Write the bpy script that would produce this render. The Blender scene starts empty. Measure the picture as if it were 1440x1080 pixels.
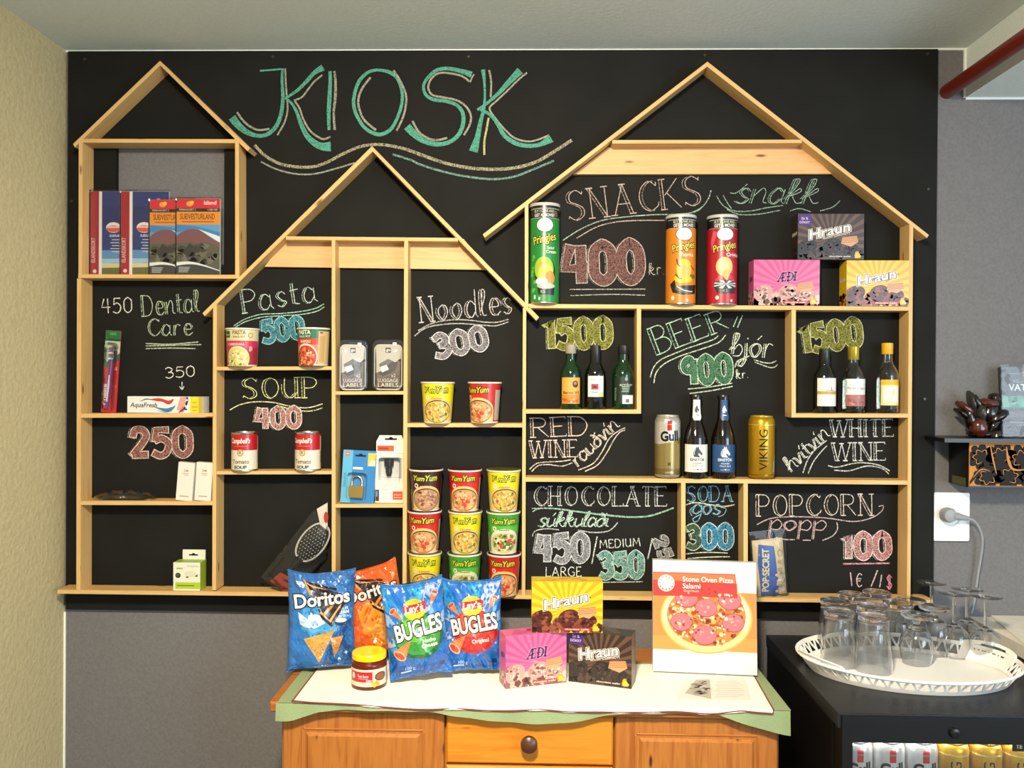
import bpy, math, random
from mathutils import Vector, Matrix, noise
from mathutils.geometry import tessellate_polygon
C = bpy.context.scene.collection
S = bpy.context.scene

# ---------------------------------------------------------------- camera
FPX, CAM = 1165.0, Vector((0, -2.2, 1.5))
_yaw, _pit, _rol = (math.radians(a) for a in (-1.3146, -0.2511, 0.3805))
_fw = Vector((math.sin(_yaw)*math.cos(_pit), math.cos(_yaw)*math.cos(_pit), math.sin(_pit)))
_r0 = Vector((math.cos(_yaw), -math.sin(_yaw), 0)); _u0 = _r0.cross(_fw)
RT = _r0*math.cos(_rol)+_u0*math.sin(_rol); UP = _u0*math.cos(_rol)-_r0*math.sin(_rol)
cam = bpy.data.cameras.new('camera'); camo = bpy.data.objects.new('camera', cam); C.objects.link(camo)
cam.sensor_width = 36; cam.lens = FPX/1440*36; cam.clip_start = .05
camo.matrix_world = Matrix(((RT.x, UP.x, -_fw.x, CAM.x), (RT.y, UP.y, -_fw.y, CAM.y), (RT.z, UP.z, -_fw.z, CAM.z), (0, 0, 0, 1)))
S.camera = camo

# ---------------------------------------------------------------- light and exposure
S.view_settings.view_transform = 'Standard'; S.view_settings.look = 'None'
S.view_settings.gamma = 1; S.view_settings.use_curve_mapping = False
S.view_settings.exposure = 0.3
wd = bpy.data.worlds.new('world'); S.world = wd; wd.use_nodes = True
wd.node_tree.nodes['Background'].inputs[0].default_value = (0.80, 0.96, 1.0, 1)
wd.node_tree.nodes['Background'].inputs[1].default_value = 0.60
def area(name, loc, aim, size, energy, col, size_y=None, spread=180):
    l = bpy.data.lights.new(name, 'AREA'); o = bpy.data.objects.new(name, l); C.objects.link(o)
    l.energy = energy; l.color = col; l.size = size; l.spread = math.radians(spread)
    if size_y: l.shape = 'RECTANGLE'; l.size_y = size_y
    o.location = loc; o.rotation_euler = (Vector(aim)-Vector(loc)).to_track_quat('-Z', 'Y').to_euler()
    return o
area('ceiling_lamp_light', (-0.10, -1.95, 2.33), (-0.0, -0.2, 0.75), 0.2, 42, (1.0, 0.86, 0.62), spread=125)
area('window_daylight', (2.5, -3.2, 1.5), (1.1, -.2, 1.35), 1.5, 58, (0.74, 0.87, 1.0), 1.7)

# ---------------------------------------------------------------- placing by depth
def at(px, py, Y):
    d = _fw+RT*((px-720)/FPX)+UP*((540-py)/FPX)
    return CAM+d*((Y-CAM.y)/d.y)
def onz(px, py, z):
    d = _fw+RT*((px-720)/FPX)+UP*((540-py)/FPX)
    return CAM+d*((z-CAM.z)/d.z)
def hexc(s):
    v = [int(s[i:i+2], 16)/255 for i in (0, 2, 4)]
    return tuple(c/12.92 if c <= .04045 else ((c+.055)/1.055)**2.4 for c in v)
def col(c, a=1.0):
    c = hexc(c) if isinstance(c, str) else c
    return (c[0], c[1], c[2], a) if len(c) == 3 else tuple(c)

# ---------------------------------------------------------------- materials
MATS = {}
def pbsdf(name):
    m = bpy.data.materials.new(name); m.use_nodes = True
    return m, m.node_tree, m.node_tree.nodes['Principled BSDF']
def node(t, ty, **kw):
    n = t.nodes.new(ty)
    for k, v in kw.items(): setattr(n, k, v)
    return n
def plain(name, c, rough=.5, metal=0, **kw):
    m, t, b = pbsdf(name); b.inputs['Base Color'].default_value = col(c)
    b.inputs['Roughness'].default_value = rough; b.inputs['Metallic'].default_value = metal
    for k, v in kw.items(): b.inputs[k.replace('_', ' ')].default_value = v
    MATS[name] = m; return m
def printed(name, rough=.45, metal=0, coat=0, bump=0):
    m, t, b = pbsdf(name); a = node(t, 'ShaderNodeAttribute', attribute_name='Col')
    mu = node(t, 'ShaderNodeMix', data_type='RGBA', blend_type='MULTIPLY'); mu.inputs[0].default_value = 1; mu.inputs[7].default_value = (.74, .74, .74, 1); t.links.new(a.outputs['Color'], mu.inputs[6]); t.links.new(mu.outputs[2], b.inputs['Base Color'])
    b.inputs['Roughness'].default_value = rough; b.inputs['Metallic'].default_value = metal
    b.inputs['Coat Weight'].default_value = coat; b.inputs['Coat Roughness'].default_value = .12
    MATS[name] = m; return m
def emis(name, c, s):
    m, t, b = pbsdf(name); b.inputs['Emission Color'].default_value = col(c); b.inputs['Emission Strength'].default_value = s
    b.inputs['Base Color'].default_value = col(c); MATS[name] = m
printed('card', .42); printed('gloss', .36, 0, .25); printed('film', .22, 0, .7); printed('foil', .25, .85); printed('paper', .8); printed('tin', .28, .6)
plain('steel', 'c8c8c4', .25, 1); plain('white_plastic', 'f0f0ee', .35); plain('grey_plastic', '8d9096', .45)
plain('black_plastic', '0c0c0d', .3); plain('brass', 'c9a55a', .3, 1); plain('yellow_plastic', 'f2c200', .3)
plain('dark_glass', '0a0d08', .06, 0, Coat_Weight=.6); plain('green_glass', '06280f', .06, 0, Coat_Weight=.6); plain('brown_glass', '120a05', .06, 0, Coat_Weight=.6)
plain('clear_glass', (1, 1, 1), .0, 0, Transmission_Weight=.982, IOR=1.45); plain('bottle_glass', (1, 1, 1), .0, 0, Transmission_Weight=1.0, IOR=1.45)
plain('pale_glass', (.93, .95, .8), .0, 0, Transmission_Weight=1.0, IOR=1.3)
plain('knob_wood', '4a2c1c', .35); plain('pipe_paint', '6e2114', .35); plain('lettering_black', '141312', .7)
plain('sauce', '5a1408', .25); plain('carving', '140a07', .2, 0, Coat_Weight=.4); plain('carving_stone', '2e2e29', .25); plain('carving_brown', '4a1e12', .22, 0, Coat_Weight=.4)
plain('black_lacquer', '0b0b0c', .35); plain('led_casing', 'ffffff', .5)
emis('led', 'f4f8ff', 45.0)
def cling(name, tint='ffffff', alpha=.16, rough=.12):
    m, t, b = pbsdf(name); out = t.nodes['Material Output']
    tr = node(t, 'ShaderNodeBsdfTransparent'); gl = node(t, 'ShaderNodeBsdfGlossy'); gl.inputs['Roughness'].default_value = rough
    df = node(t, 'ShaderNodeBsdfDiffuse'); df.inputs['Color'].default_value = col(tint)
    fr = node(t, 'ShaderNodeFresnel'); fr.inputs['IOR'].default_value = 1.32
    m1 = node(t, 'ShaderNodeMixShader'); m2 = node(t, 'ShaderNodeMixShader'); m1.inputs[0].default_value = alpha
    t.links.new(tr.outputs[0], m1.inputs[1]); t.links.new(df.outputs[0], m1.inputs[2])
    t.links.new(fr.outputs[0], m2.inputs[0]); t.links.new(m1.outputs[0], m2.inputs[1]); t.links.new(gl.outputs[0], m2.inputs[2])
    t.links.new(m2.outputs[0], out.inputs[0]); MATS[name] = m
cling('cling_film', 'dfe3e2', .015, .05); cling('blister', 'e8ecec', .01, .06)
def ramp(t, fac, stops):
    r = node(t, 'ShaderNodeValToRGB'); e = r.color_ramp.elements
    while len(e) < len(stops): e.new(.5)
    for el, (p, c) in zip(e, stops): el.position = p; el.color = col(c)
    t.links.new(fac, r.inputs[0]); return r.outputs[0]
def plaster(name, c1, c2, scale=180, bump=.25, rough=.85):
    m, t, b = pbsdf(name); tc = node(t, 'ShaderNodeTexCoord'); n = node(t, 'ShaderNodeTexNoise'); n.inputs['Scale'].default_value = scale; n.inputs['Detail'].default_value = 3
    t.links.new(tc.outputs['Object'], n.inputs['Vector'])
    t.links.new(ramp(t, n.outputs['Fac'], [(.35, c1), (.65, c2)]), b.inputs['Base Color'])
    bp = node(t, 'ShaderNodeBump'); bp.inputs['Strength'].default_value = bump; bp.inputs['Distance'].default_value = .004
    n2 = node(t, 'ShaderNodeTexNoise'); n2.inputs['Scale'].default_value = scale*.5; n2.inputs['Detail'].default_value = 2
    t.links.new(tc.outputs['Object'], n2.inputs['Vector']); t.links.new(n2.outputs['Fac'], bp.inputs['Height']); t.links.new(bp.outputs[0], b.inputs['Normal'])
    b.inputs['Roughness'].default_value = rough; MATS[name] = m
plaster('wall_grey', '676567', '6f6d6f'); plaster('wall_cream', 'b9ad86', 'c3b78f', 130, .6); plaster('ceiling_white', 'e0e9e7', 'e8f0ee', 200, .2); plain('caulk', 'eef2ee', .6)
plaster('floor_wood', '6e6a66', '7a7672', 20, .1)
plaster('worktop', 'd9d2c4', 'e4ddd0', 60, .05, .5)
plaster('cloth_green', '83946b', '8d9e75', 900, .3, .9); plaster('cloth_white', 'efe8d8', 'f4eee0', 900, .2, .9); plaster('cloth_red', '7a2a26', '86322c', 900, .1, .9)
def wood(name, pale, mid, dark, rough=.55, knots=True):
    m, t, b = pbsdf(name); a = node(t, 'ShaderNodeAttribute', attribute_name='gr')
    mp = node(t, 'ShaderNodeMapping'); mp.inputs['Scale'].default_value = (5, 75, 75); t.links.new(a.outputs['Vector'], mp.inputs['Vector'])
    n = node(t, 'ShaderNodeTexNoise'); n.inputs['Scale'].default_value = 1; n.inputs['Detail'].default_value = 5; n.inputs['Distortion'].default_value = .6
    t.links.new(mp.outputs[0], n.inputs['Vector'])
    c = ramp(t, n.outputs['Fac'], [(.3, mid), (.52, pale), (.75, mid)])
    if knots:
        mk = node(t, 'ShaderNodeMapping'); mk.inputs['Scale'].default_value = (6.5, 24, 24); t.links.new(a.outputs['Vector'], mk.inputs['Vector'])
        v = node(t, 'ShaderNodeTexVoronoi'); v.inputs['Scale'].default_value = 1.0; t.links.new(mk.outputs[0], v.inputs['Vector'])
        k = ramp(t, v.outputs['Distance'], [(.05, (1, 1, 1)), (.12, (0, 0, 0))])
        mx = node(t, 'ShaderNodeMix', data_type='RGBA'); t.links.new(k, mx.inputs[0]); t.links.new(c, mx.inputs[6]); mx.inputs[7].default_value = col(dark); c = mx.outputs[2]
    t.links.new(c, b.inputs['Base Color']); b.inputs['Roughness'].default_value = rough; MATS[name] = m
wood('pine', 'cfaa70', 'c0985c', '74451f'); wood('lintel_pine', 'd8a974', 'ca9863', '74451f')
wood('cabinet_pine', 'ad6d30', '965420', '4a220c', .35); wood('drawer_pine', 'd08428', 'c0721c', '6a320e', .35)
def board_mat():
    m, t, b = pbsdf('blackboard'); tc = node(t, 'ShaderNodeTexCoord'); n = node(t, 'ShaderNodeTexNoise'); n.inputs['Scale'].default_value = 9; n.inputs['Detail'].default_value = 6
    t.links.new(tc.outputs['Object'], n.inputs['Vector']); t.links.new(ramp(t, n.outputs['Fac'], [(.3, '131311'), (.7, '191917')]), b.inputs['Base Color'])
    b.inputs['Roughness'].default_value = .75; b.inputs['Specular IOR Level'].default_value = .18; MATS['blackboard'] = m
    m, t, b = pbsdf('chalk'); a = node(t, 'ShaderNodeAttribute', attribute_name='Col')
    tc = node(t, 'ShaderNodeTexCoord'); n = node(t, 'ShaderNodeTexNoise'); n.inputs['Scale'].default_value = 420; n.inputs['Detail'].default_value = 2; t.links.new(tc.outputs['Object'], n.inputs['Vector'])
    s = node(t, 'ShaderNodeMath', operation='SUBTRACT'); t.links.new(a.outputs['Alpha'], s.inputs[0]); t.links.new(n.outputs['Fac'], s.inputs[1])
    k = node(t, 'ShaderNodeMath', operation='MULTIPLY', use_clamp=True); k.inputs[1].default_value = 3.2; t.links.new(s.outputs[0], k.inputs[0])
    mx = node(t, 'ShaderNodeMix', data_type='RGBA'); t.links.new(k.outputs[0], mx.inputs[0]); mx.inputs[6].default_value = col('161614'); t.links.new(a.outputs['Color'], mx.inputs[7])
    t.links.new(mx.outputs[2], b.inputs['Base Color']); b.inputs['Roughness'].default_value = .95; b.inputs['Specular IOR Level'].default_value = .1; MATS['chalk'] = m
board_mat()

# ---------------------------------------------------------------- mesh builder
class MB:
    def __init__(s): s.v = []; s.f = []; s.c = []; s.m = []; s.g = None
    def add(s, vs, fs, c=(1, 1, 1), m='card'):
        b = len(s.v); s.v += [tuple(v) for v in vs]; cc = col(c)
        for f in fs: s.f.append([b+i for i in f]); s.c.append(cc); s.m.append(m)
    def box(s, x0, x1, y0, y1, z0, z1, c=(1, 1, 1), m='card'):
        s.add([(x, y, z) for z in (z0, z1) for y in (y0, y1) for x in (x0, x1)], [(0, 2, 3, 1), (4, 5, 7, 6), (0, 1, 5, 4), (2, 6, 7, 3), (0, 4, 6, 2), (1, 3, 7, 5)], c, m)
    def rbox(s, x0, x1, y0, y1, z0, z1, r, c=(1, 1, 1), m='card', n=4):          # box with vertical corners rounded in x-z, extruded in y
        pts = []
        for cx, cz, a0 in ((x1-r, z1-r, 0), (x0+r, z1-r, 90), (x0+r, z0+r, 180), (x1-r, z0+r, 270)):
            for k in range(n+1):
                a = math.radians(a0+90*k/n); pts.append((cx+r*math.cos(a), cz+r*math.sin(a)))
        s.prism(pts, y0, y1, c, m)
    def prism(s, pts, y0, y1, c=(1, 1, 1), m='card'):                              # x-z outline, front at y0
        n = len(pts); vs = [(x, y0, z) for x, z in pts]+[(x, y1, z) for x, z in pts]
        s.add(vs, [list(range(n)), list(range(2*n-1, n-1, -1))]+[(i, (i+1) % n, n+(i+1) % n, n+i)[::-1] for i in range(n)], c, m)
    def lathe(s, prof, n=40, c=(1, 1, 1), m='card', cx=0, cy=0, cz=0, cols=None, close=False):
        b = len(s.v); k = len(prof)
        for r, z in prof:
            for i in range(n):
                a = 2*math.pi*i/n; s.v.append((cx+r*math.cos(a), cy+r*math.sin(a), cz+z))
        for j in range(k-1 if not close else k):
            j2 = (j+1) % k
            for i in range(n):
                i2 = (i+1) % n; s.f.append([b+j*n+i, b+j*n+i2, b+j2*n+i2, b+j2*n+i]); s.c.append(col(cols[j] if cols else c)); s.m.append(m)
        if not close:
            if prof[0][0] > 1e-6: s.f.append([b+i for i in range(n)][::-1]); s.c.append(col(cols[0] if cols else c)); s.m.append(m)
            if prof[-1][0] > 1e-6: s.f.append([b+(k-1)*n+i for i in range(n)]); s.c.append(col(cols[-1] if cols else c)); s.m.append(m)
    def tube(s, path, r, n=10, c=(1, 1, 1), m='card'):
        P = [Vector(p) for p in path]; b = len(s.v); ref = Vector((.31, .87, .38))
        for i, p in enumerate(P):
            d = (P[min(i+1, len(P)-1)]-P[max(i-1, 0)]).normalized(); u = d.cross(ref).normalized(); w = d.cross(u); rr = r[i] if isinstance(r, (list, tuple)) else r
            for k in range(n):
                a = 2*math.pi*k/n; s.v.append(tuple(p+u*(rr*math.cos(a))+w*(rr*math.sin(a))))
        for i in range(len(P)-1):
            for k in range(n):
                k2 = (k+1) % n; s.f.append([b+i*n+k, b+i*n+k2, b+(i+1)*n+k2, b+(i+1)*n+k]); s.c.append(col(c)); s.m.append(m)
        s.f.append([b+k for k in range(n)][::-1]); s.c.append(col(c)); s.m.append(m)
        s.f.append([b+(len(P)-1)*n+k for k in range(n)]); s.c.append(col(c)); s.m.append(m)
    def grid(s, f, nu, nv, c=(1, 1, 1), m='card', flip=False):
        b = len(s.v)
        for j in range(nv+1):
            for i in range(nu+1): s.v.append(tuple(f(i/nu, j/nv)))
        for j in range(nv):
            for i in range(nu):
                q = [b+j*(nu+1)+i, b+j*(nu+1)+i+1, b+(j+1)*(nu+1)+i+1, b+(j+1)*(nu+1)+i]
                s.f.append(q[::-1] if flip else q); s.c.append(col(c(i/nu, j/nv) if callable(c) else c)); s.m.append(m)
    def blob(s, cx, cy, cz, rx, ry, rz, c=(1, 1, 1), m='card', nu=16, nv=10, bump=0, seed=0):
        def f(u, v):
            a = 2*math.pi*u; t = math.pi*(v-.5); d = Vector((math.cos(t)*math.cos(a), math.cos(t)*math.sin(a), math.sin(t)))
            k = 1+bump*noise.noise(d*2+Vector((seed, seed*.7, 0))); return (cx+rx*d.x*k, cy+ry*d.y*k, cz+rz*d.z*k)
        s.grid(f, nu, nv, c, m)
    def build(s, name, parent=None, smooth=False, angle=40, label=None):
        me = bpy.data.meshes.new(name); me.from_pydata(s.v, [], s.f)
        names = list(dict.fromkeys(s.m)); idx = {n: i for i, n in enumerate(names)}
        for n in names: me.materials.append(MATS[n])
        me.polygons.foreach_set('material_index', [idx[m] for m in s.m])
        at_ = me.color_attributes.new('Col', 'FLOAT_COLOR', 'CORNER'); flat = []
        for f, c in zip(s.f, s.c): flat += list(c)*len(f)
        at_.data.foreach_set('color', flat)
        if s.g:
            ga = me.attributes.new('gr', 'FLOAT_VECTOR', 'POINT'); ga.data.foreach_set('vector', [x for v in s.g for x in v])
        if smooth:
            me.polygons.foreach_set('use_smooth', [True]*len(s.f)); me.update(); me.set_sharp_from_angle(angle=math.radians(angle))
        me.update(); me.validate()
        o = bpy.data.objects.new(name, me); C.objects.link(o)
        if parent: o.parent = parent
        if label: o['label'] = label
        return o
def tag(o, label, cat, group=None):
    o['label'] = label; o['category'] = cat
    if group: o['group'] = group
    return o
def thing(name, label, cat, loc=(0, 0, 0), rot=(0, 0, 0), group=None):
    o = bpy.data.objects.new(name, None); o.empty_display_size = .02; C.objects.link(o); o.location = loc; o.rotation_euler = rot
    return tag(o, label, cat, group)
def single(mb, name, label, cat, loc=(0, 0, 0), rot=(0, 0, 0), group=None, smooth=False, angle=40):
    o = mb.build(name, None, smooth, angle); o.location = loc; o.rotation_euler = rot
    return tag(o, label, cat, group)
def struct(mb, name, smooth=False):
    o = mb.build(name, None, smooth); o['kind'] = 'structure'; return o
def dup(root, loc, label, rot=None):
    def cp(o, par):
        c = o.copy(); C.objects.link(c)
        if par: c.parent = par
        for ch in o.children: cp(ch, c)
        return c
    r = cp(root, None); r.location = loc
    if rot: r.rotation_euler = rot
    r['label'] = label; return r

# ---------------------------------------------------------------- flat print (artwork in millimetres on any surface)
_tc = {}
def text_tris(s, bold=0.0, shear=0.0):
    k = (s, bold, shear)
    if k not in _tc:
        cu = bpy.data.curves.new('t', 'FONT'); cu.body = s; cu.size = 1; cu.offset = bold; cu.shear = shear; cu.resolution_u = 3; cu.fill_mode = 'FRONT' if False else 'BOTH'
        cu.dimensions = '2D'
        ob = bpy.data.objects.new('t', cu); me = ob.to_mesh(); me.calc_loop_triangles()
        tr = [[(me.vertices[i].co.x, me.vertices[i].co.y) for i in t.vertices] for t in me.loop_triangles]
        ob.to_mesh_clear(); bpy.data.objects.remove(ob); bpy.data.curves.remove(cu)
        xs = [p[0] for t in tr for p in t] or [0, 1]
        _tc[k] = (tr, min(xs), max(xs))
    return _tc[k]
def smoothpts(pts, n=6, closed=False):
    P = [tuple(p) for p in pts]
    if len(P) < 3: return P
    out = []; L = len(P)
    for i in range(L if closed else L-1):
        p0, p1, p2, p3 = (P[(i-1) % L] if closed or i else P[0]), P[i], P[(i+1) % L], (P[(i+2) % L] if closed or i+2 < L else P[-1])
        for k in range(n):
            t = k/n
            out.append(tuple(.5*((2*b)+(c-a)*t+(2*a-5*b+4*c-d)*t*t+(3*b-a-3*c+d)*t**3) for a, b, c, d in zip(p0, p1, p2, p3)))
    out.append(P[0] if closed else P[-1]); return out
def offset(pts, d):
    out = []; loop = len(pts) > 8 and math.dist(pts[0], pts[-1]) < 1.2
    for i in range(len(pts)):
        a, b = pts[max(i-1, 0)], pts[min(i+1, len(pts)-1)]
        if loop and i in (0, len(pts)-1): a, b = pts[-2], pts[1]
        dx, dy = b[0]-a[0], b[1]-a[1]; l = math.hypot(dx, dy) or 1
        dd = d[i] if isinstance(d, (list, tuple)) else d
        out.append((pts[i][0]-dy/l*dd, pts[i][1]+dx/l*dd))
    return out
class Art:
    def __init__(s): s.t = []
    def tri(s, a, b, c, k, L): s.t.append(((a, b, c), col(k), L))
    def poly(s, pts, k, L=1):
        for t in tessellate_polygon([[Vector((p[0], p[1], 0)) for p in pts]]): s.tri(*[tuple(pts[i][:2]) for i in t], k, L)
    def rect(s, u0, v0, u1, v1, k, L=1): s.poly([(u0, v0), (u1, v0), (u1, v1), (u0, v1)], k, L)
    def ell(s, cu, cv, ru, rv, k, L=1, n=28, a0=0, a1=360, rot=0):
        c, sn = math.cos(math.radians(rot)), math.sin(math.radians(rot)); pts = []
        for i in range(n+(a1-a0 < 360)):
            a = math.radians(a0+(a1-a0)*i/n); x, y = ru*math.cos(a), rv*math.sin(a); pts.append((cu+x*c-y*sn, cv+x*sn+y*c))
        s.poly(pts, k, L)
    def ring(s, cu, cv, ru, rv, w, k, L=1, n=36):
        s.stroke([(cu+ru*math.cos(2*math.pi*i/n), cv+rv*math.sin(2*math.pi*i/n)) for i in range(n+1)], w, k, L)
    def stroke(s, pts, w, k, L=1, smooth=False):
        if smooth:
            ws = w if isinstance(w, (list, tuple)) else [w]*len(pts)
            q = smoothpts([(p[0], p[1], x) for p, x in zip(pts, ws)]); pts = [p[:2] for p in q]; w = [p[2] for p in q]
        h = [x/2 for x in w] if isinstance(w, (list, tuple)) else w/2
        A, B = offset(pts, h), offset(pts, [-x for x in h] if isinstance(h, list) else -h)
        for i in range(len(pts)-1): s.tri(A[i], B[i], B[i+1], k, L); s.tri(A[i], B[i+1], A[i+1], k, L)
    def text(s, st, u, v, h, k, L=2, bold=0.0, shear=0.0, w=None, rot=0, align='c', out=None, ow=.05, warp=None):
        tr, x0, x1 = text_tris(st, bold, shear); sy = h/.73; sx = w/(x1-x0) if w else sy
        mid = {'c': (x0+x1)/2, 'l': x0, 'r': x1}[align]; c, sn = math.cos(math.radians(rot)), math.sin(math.radians(rot))
        def P(p):
            x, y = (p[0]-mid)*sx, p[1]*sy
            if warp: y += warp*x*x
            return (u+x*c-y*sn, v+x*sn+y*c)
        if out:
            tr2, a0, a1 = text_tris(st, bold+ow, shear)
            for t in tr2: s.tri(*[P(p) for p in t], out, L)
            L = L+1
        for t in tr: s.tri(*[P(p) for p in t], k, L)
    def blobs(s, n, cu, cv, ru, rv, size, cols, L=2, seed=1, rect=False):
        R = random.Random(seed)
        for i in range(n):
            while 1:
                x, y = R.uniform(-1, 1), R.uniform(-1, 1)
                if rect or x*x+y*y < 1: break
            z = R.uniform(size*.5, size); m = R.randint(5, 8); a0 = R.uniform(0, 6.28)
            pts = [(cu+x*ru+z*(R.uniform(.6, 1.1))*math.cos(a0+2*math.pi*j/m), cv+y*rv+z*(R.uniform(.45, 1))*math.sin(a0+2*math.pi*j/m)) for j in range(m)]
            s.poly(pts, R.choice(cols), L+(i % 4)*.25)
    def clipbox(s, u0, v0, u1, v1):
        def cut(P, ax, lim, sg):
            o = []
            for i in range(len(P)):
                a, b = P[i], P[(i+1) % len(P)]; ia, ib = (a[ax]-lim)*sg >= 0, (b[ax]-lim)*sg >= 0
                if ia: o.append(a)
                if ia != ib:
                    t = (lim-a[ax])/(b[ax]-a[ax]); o.append((a[0]+(b[0]-a[0])*t, a[1]+(b[1]-a[1])*t))
            return o
        new = []
        for t, k, L in s.t:
            P = list(t)
            for ax, lim, sg in ((0, u0, 1), (0, u1, -1), (1, v0, 1), (1, v1, -1)):
                P = cut(P, ax, lim, sg)
                if len(P) < 3: break
            if len(P) >= 3:
                for i in range(1, len(P)-1): new.append(((P[0], P[i], P[i+1]), k, L))
        s.t = new; return s
    def put(s, mb, fn, m='card', maxl=None, base=.00008, step=.00008):
        def rec(t, d):
            if maxl and d < 9:
                e = [math.dist(t[i], t[(i+1) % 3]) for i in range(3)]; k = e.index(max(e))
                if e[k] > maxl:
                    a, b, c = t[k], t[(k+1) % 3], t[(k+2) % 3]; q = ((a[0]+b[0])/2, (a[1]+b[1])/2)
                    return rec((a, q, c), d+1)+rec((q, b, c), d+1)
            return [t]
        for t, k, L in s.t:
            (ax, ay), (bx, by), (cx, cy) = t
            if abs((bx-ax)*(cy-ay)-(cx-ax)*(by-ay)) < 1e-9: continue
            if (bx-ax)*(cy-ay)-(cx-ax)*(by-ay) < 0: t = (t[0], t[2], t[1])
            for q in rec(t, 0): mb.add([fn(p[0]/1000, p[1]/1000, base+step*L) for p in q], [(0, 1, 2)], k, m)
def front(y0): return lambda u, v, h: (u, y0-h, v)
def cyl(prof):                                                                      # prof: [(r,z)...], wraps u around the front
    def r_at(z):
        for (r0, z0), (r1, z1) in zip(prof, prof[1:]):
            if z0 <= z <= z1: return r0+(r1-r0)*(z-z0)/max(z1-z0, 1e-9)
        return prof[-1][0] if z > prof[-1][1] else prof[0][0]
    R0 = max(p[0] for p in prof)
    def f(u, v, h):
        a = u/R0; r = r_at(v)+h; return (r*math.sin(a), -r*math.cos(a), v)
    return f
# ---------------------------------------------------------------- the room
WALL = .014
zc = at(700, 67.5, 0).z; xl = at(92, 600, WALL).x
xr = at(1357, 100, WALL).x; zs = at(1400, 138, WALL).z
m = MB(); m.box(xl-.1, 3.2, WALL, WALL+.12, 0, zc+.1, m='wall_grey'); struct(m, 'wall_back')
m = MB(); m.box(xl-.12, xl, -4.2, WALL, 0, zc+.1, m='wall_cream'); struct(m, 'wall_left')
m = MB(); m.box(xl-.12, xr+.02, -4.2, WALL, zc, zc+.1, m='ceiling_white'); struct(m, 'ceiling')
m = MB(); m.box(xr, 3.2, -4.2, WALL, zs, zc+.1, m='ceiling_white'); struct(m, 'ceiling_soffit')
m = MB(); m.box(xl-.1, 3.2, -4.2, WALL, -.1, 0, m='floor_wood'); struct(m, 'floor')
m = MB(); q = at(1343, 121, -.03); m.tube([(q.x, WALL, q.z), (q.x, -.03, q.z), (q.x, -1.0, q.z), (q.x, -4.1, q.z)], .0185, 18, m='pipe_paint')
single(m, 'heating_pipe', 'dark red painted pipe running under the lowered ceiling', 'pipe', smooth=True)

m = MB(); m.box(xl, xr, WALL-.006, WALL, zc-.005, zc, m='caulk'); m.box(xr-.005, xr, WALL-.006, WALL, zs, zc-.005, m='caulk'); m.box(xr, 3.2, WALL-.006, WALL, zs-.005, zs, m='caulk'); struct(m, 'trim_1')
m = MB(); m.box(xl, xl+.004, WALL-.004, WALL, .1, at(92, 860, WALL).z, m='caulk'); struct(m, 'trim_2')
# ---------------------------------------------------------------- the chalkboard
bt = thing('chalkboard', 'large black chalkboard wall panel covered in coloured chalk lettering', 'chalkboard', (0, 0, 0))
P = lambda x, y, Y=0: (at(x, y, Y).x, at(x, y, Y).z)
bx0, bx1 = at(94, 500, 0).x, at(1315.5, 500, 0).x; bz1 = at(700, 70.5, 0).z; bzl, bzr = at(94, 857, 0).z, at(1310, 873, 0).z
hx0, hx1 = at(163, 300, 0).x, at(315, 300, 0).x; hz1, hz0 = at(240, 203, 0).z, at(240, 372, 0).z
lerp = lambda x: bzl+(bzr-bzl)*(x-bx0)/(bx1-bx0)
m = MB()
for x0, x1, za, zb in ((bx0, hx0, None, bz1), (hx0, hx1, None, hz0), (hx0, hx1, hz1, bz1), (hx1, bx1, None, bz1)):
    m.prism([(x0, lerp(x0) if za is None else za), (x1, lerp(x1) if za is None else za), (x1, zb), (x0, zb)], 0, WALL, m='blackboard')
m.build('panel', bt)
for x, y in ((119, 83), (384, 80), (659, 80), (991, 78), (1304, 76), (1305, 266), (1300, 561), (101, 283)):
    q = at(x, y, 0); m = MB(); m.lathe([(0, 0), (.0035, 0), (.0045, .001), (.0045, .0025)], 10, '2c2c2a', 'card')
    o = m.build('screw', bt); o.location = (q.x, -.0025, q.z); o.rotation_euler = (-math.pi/2, 0, 0)

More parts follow.
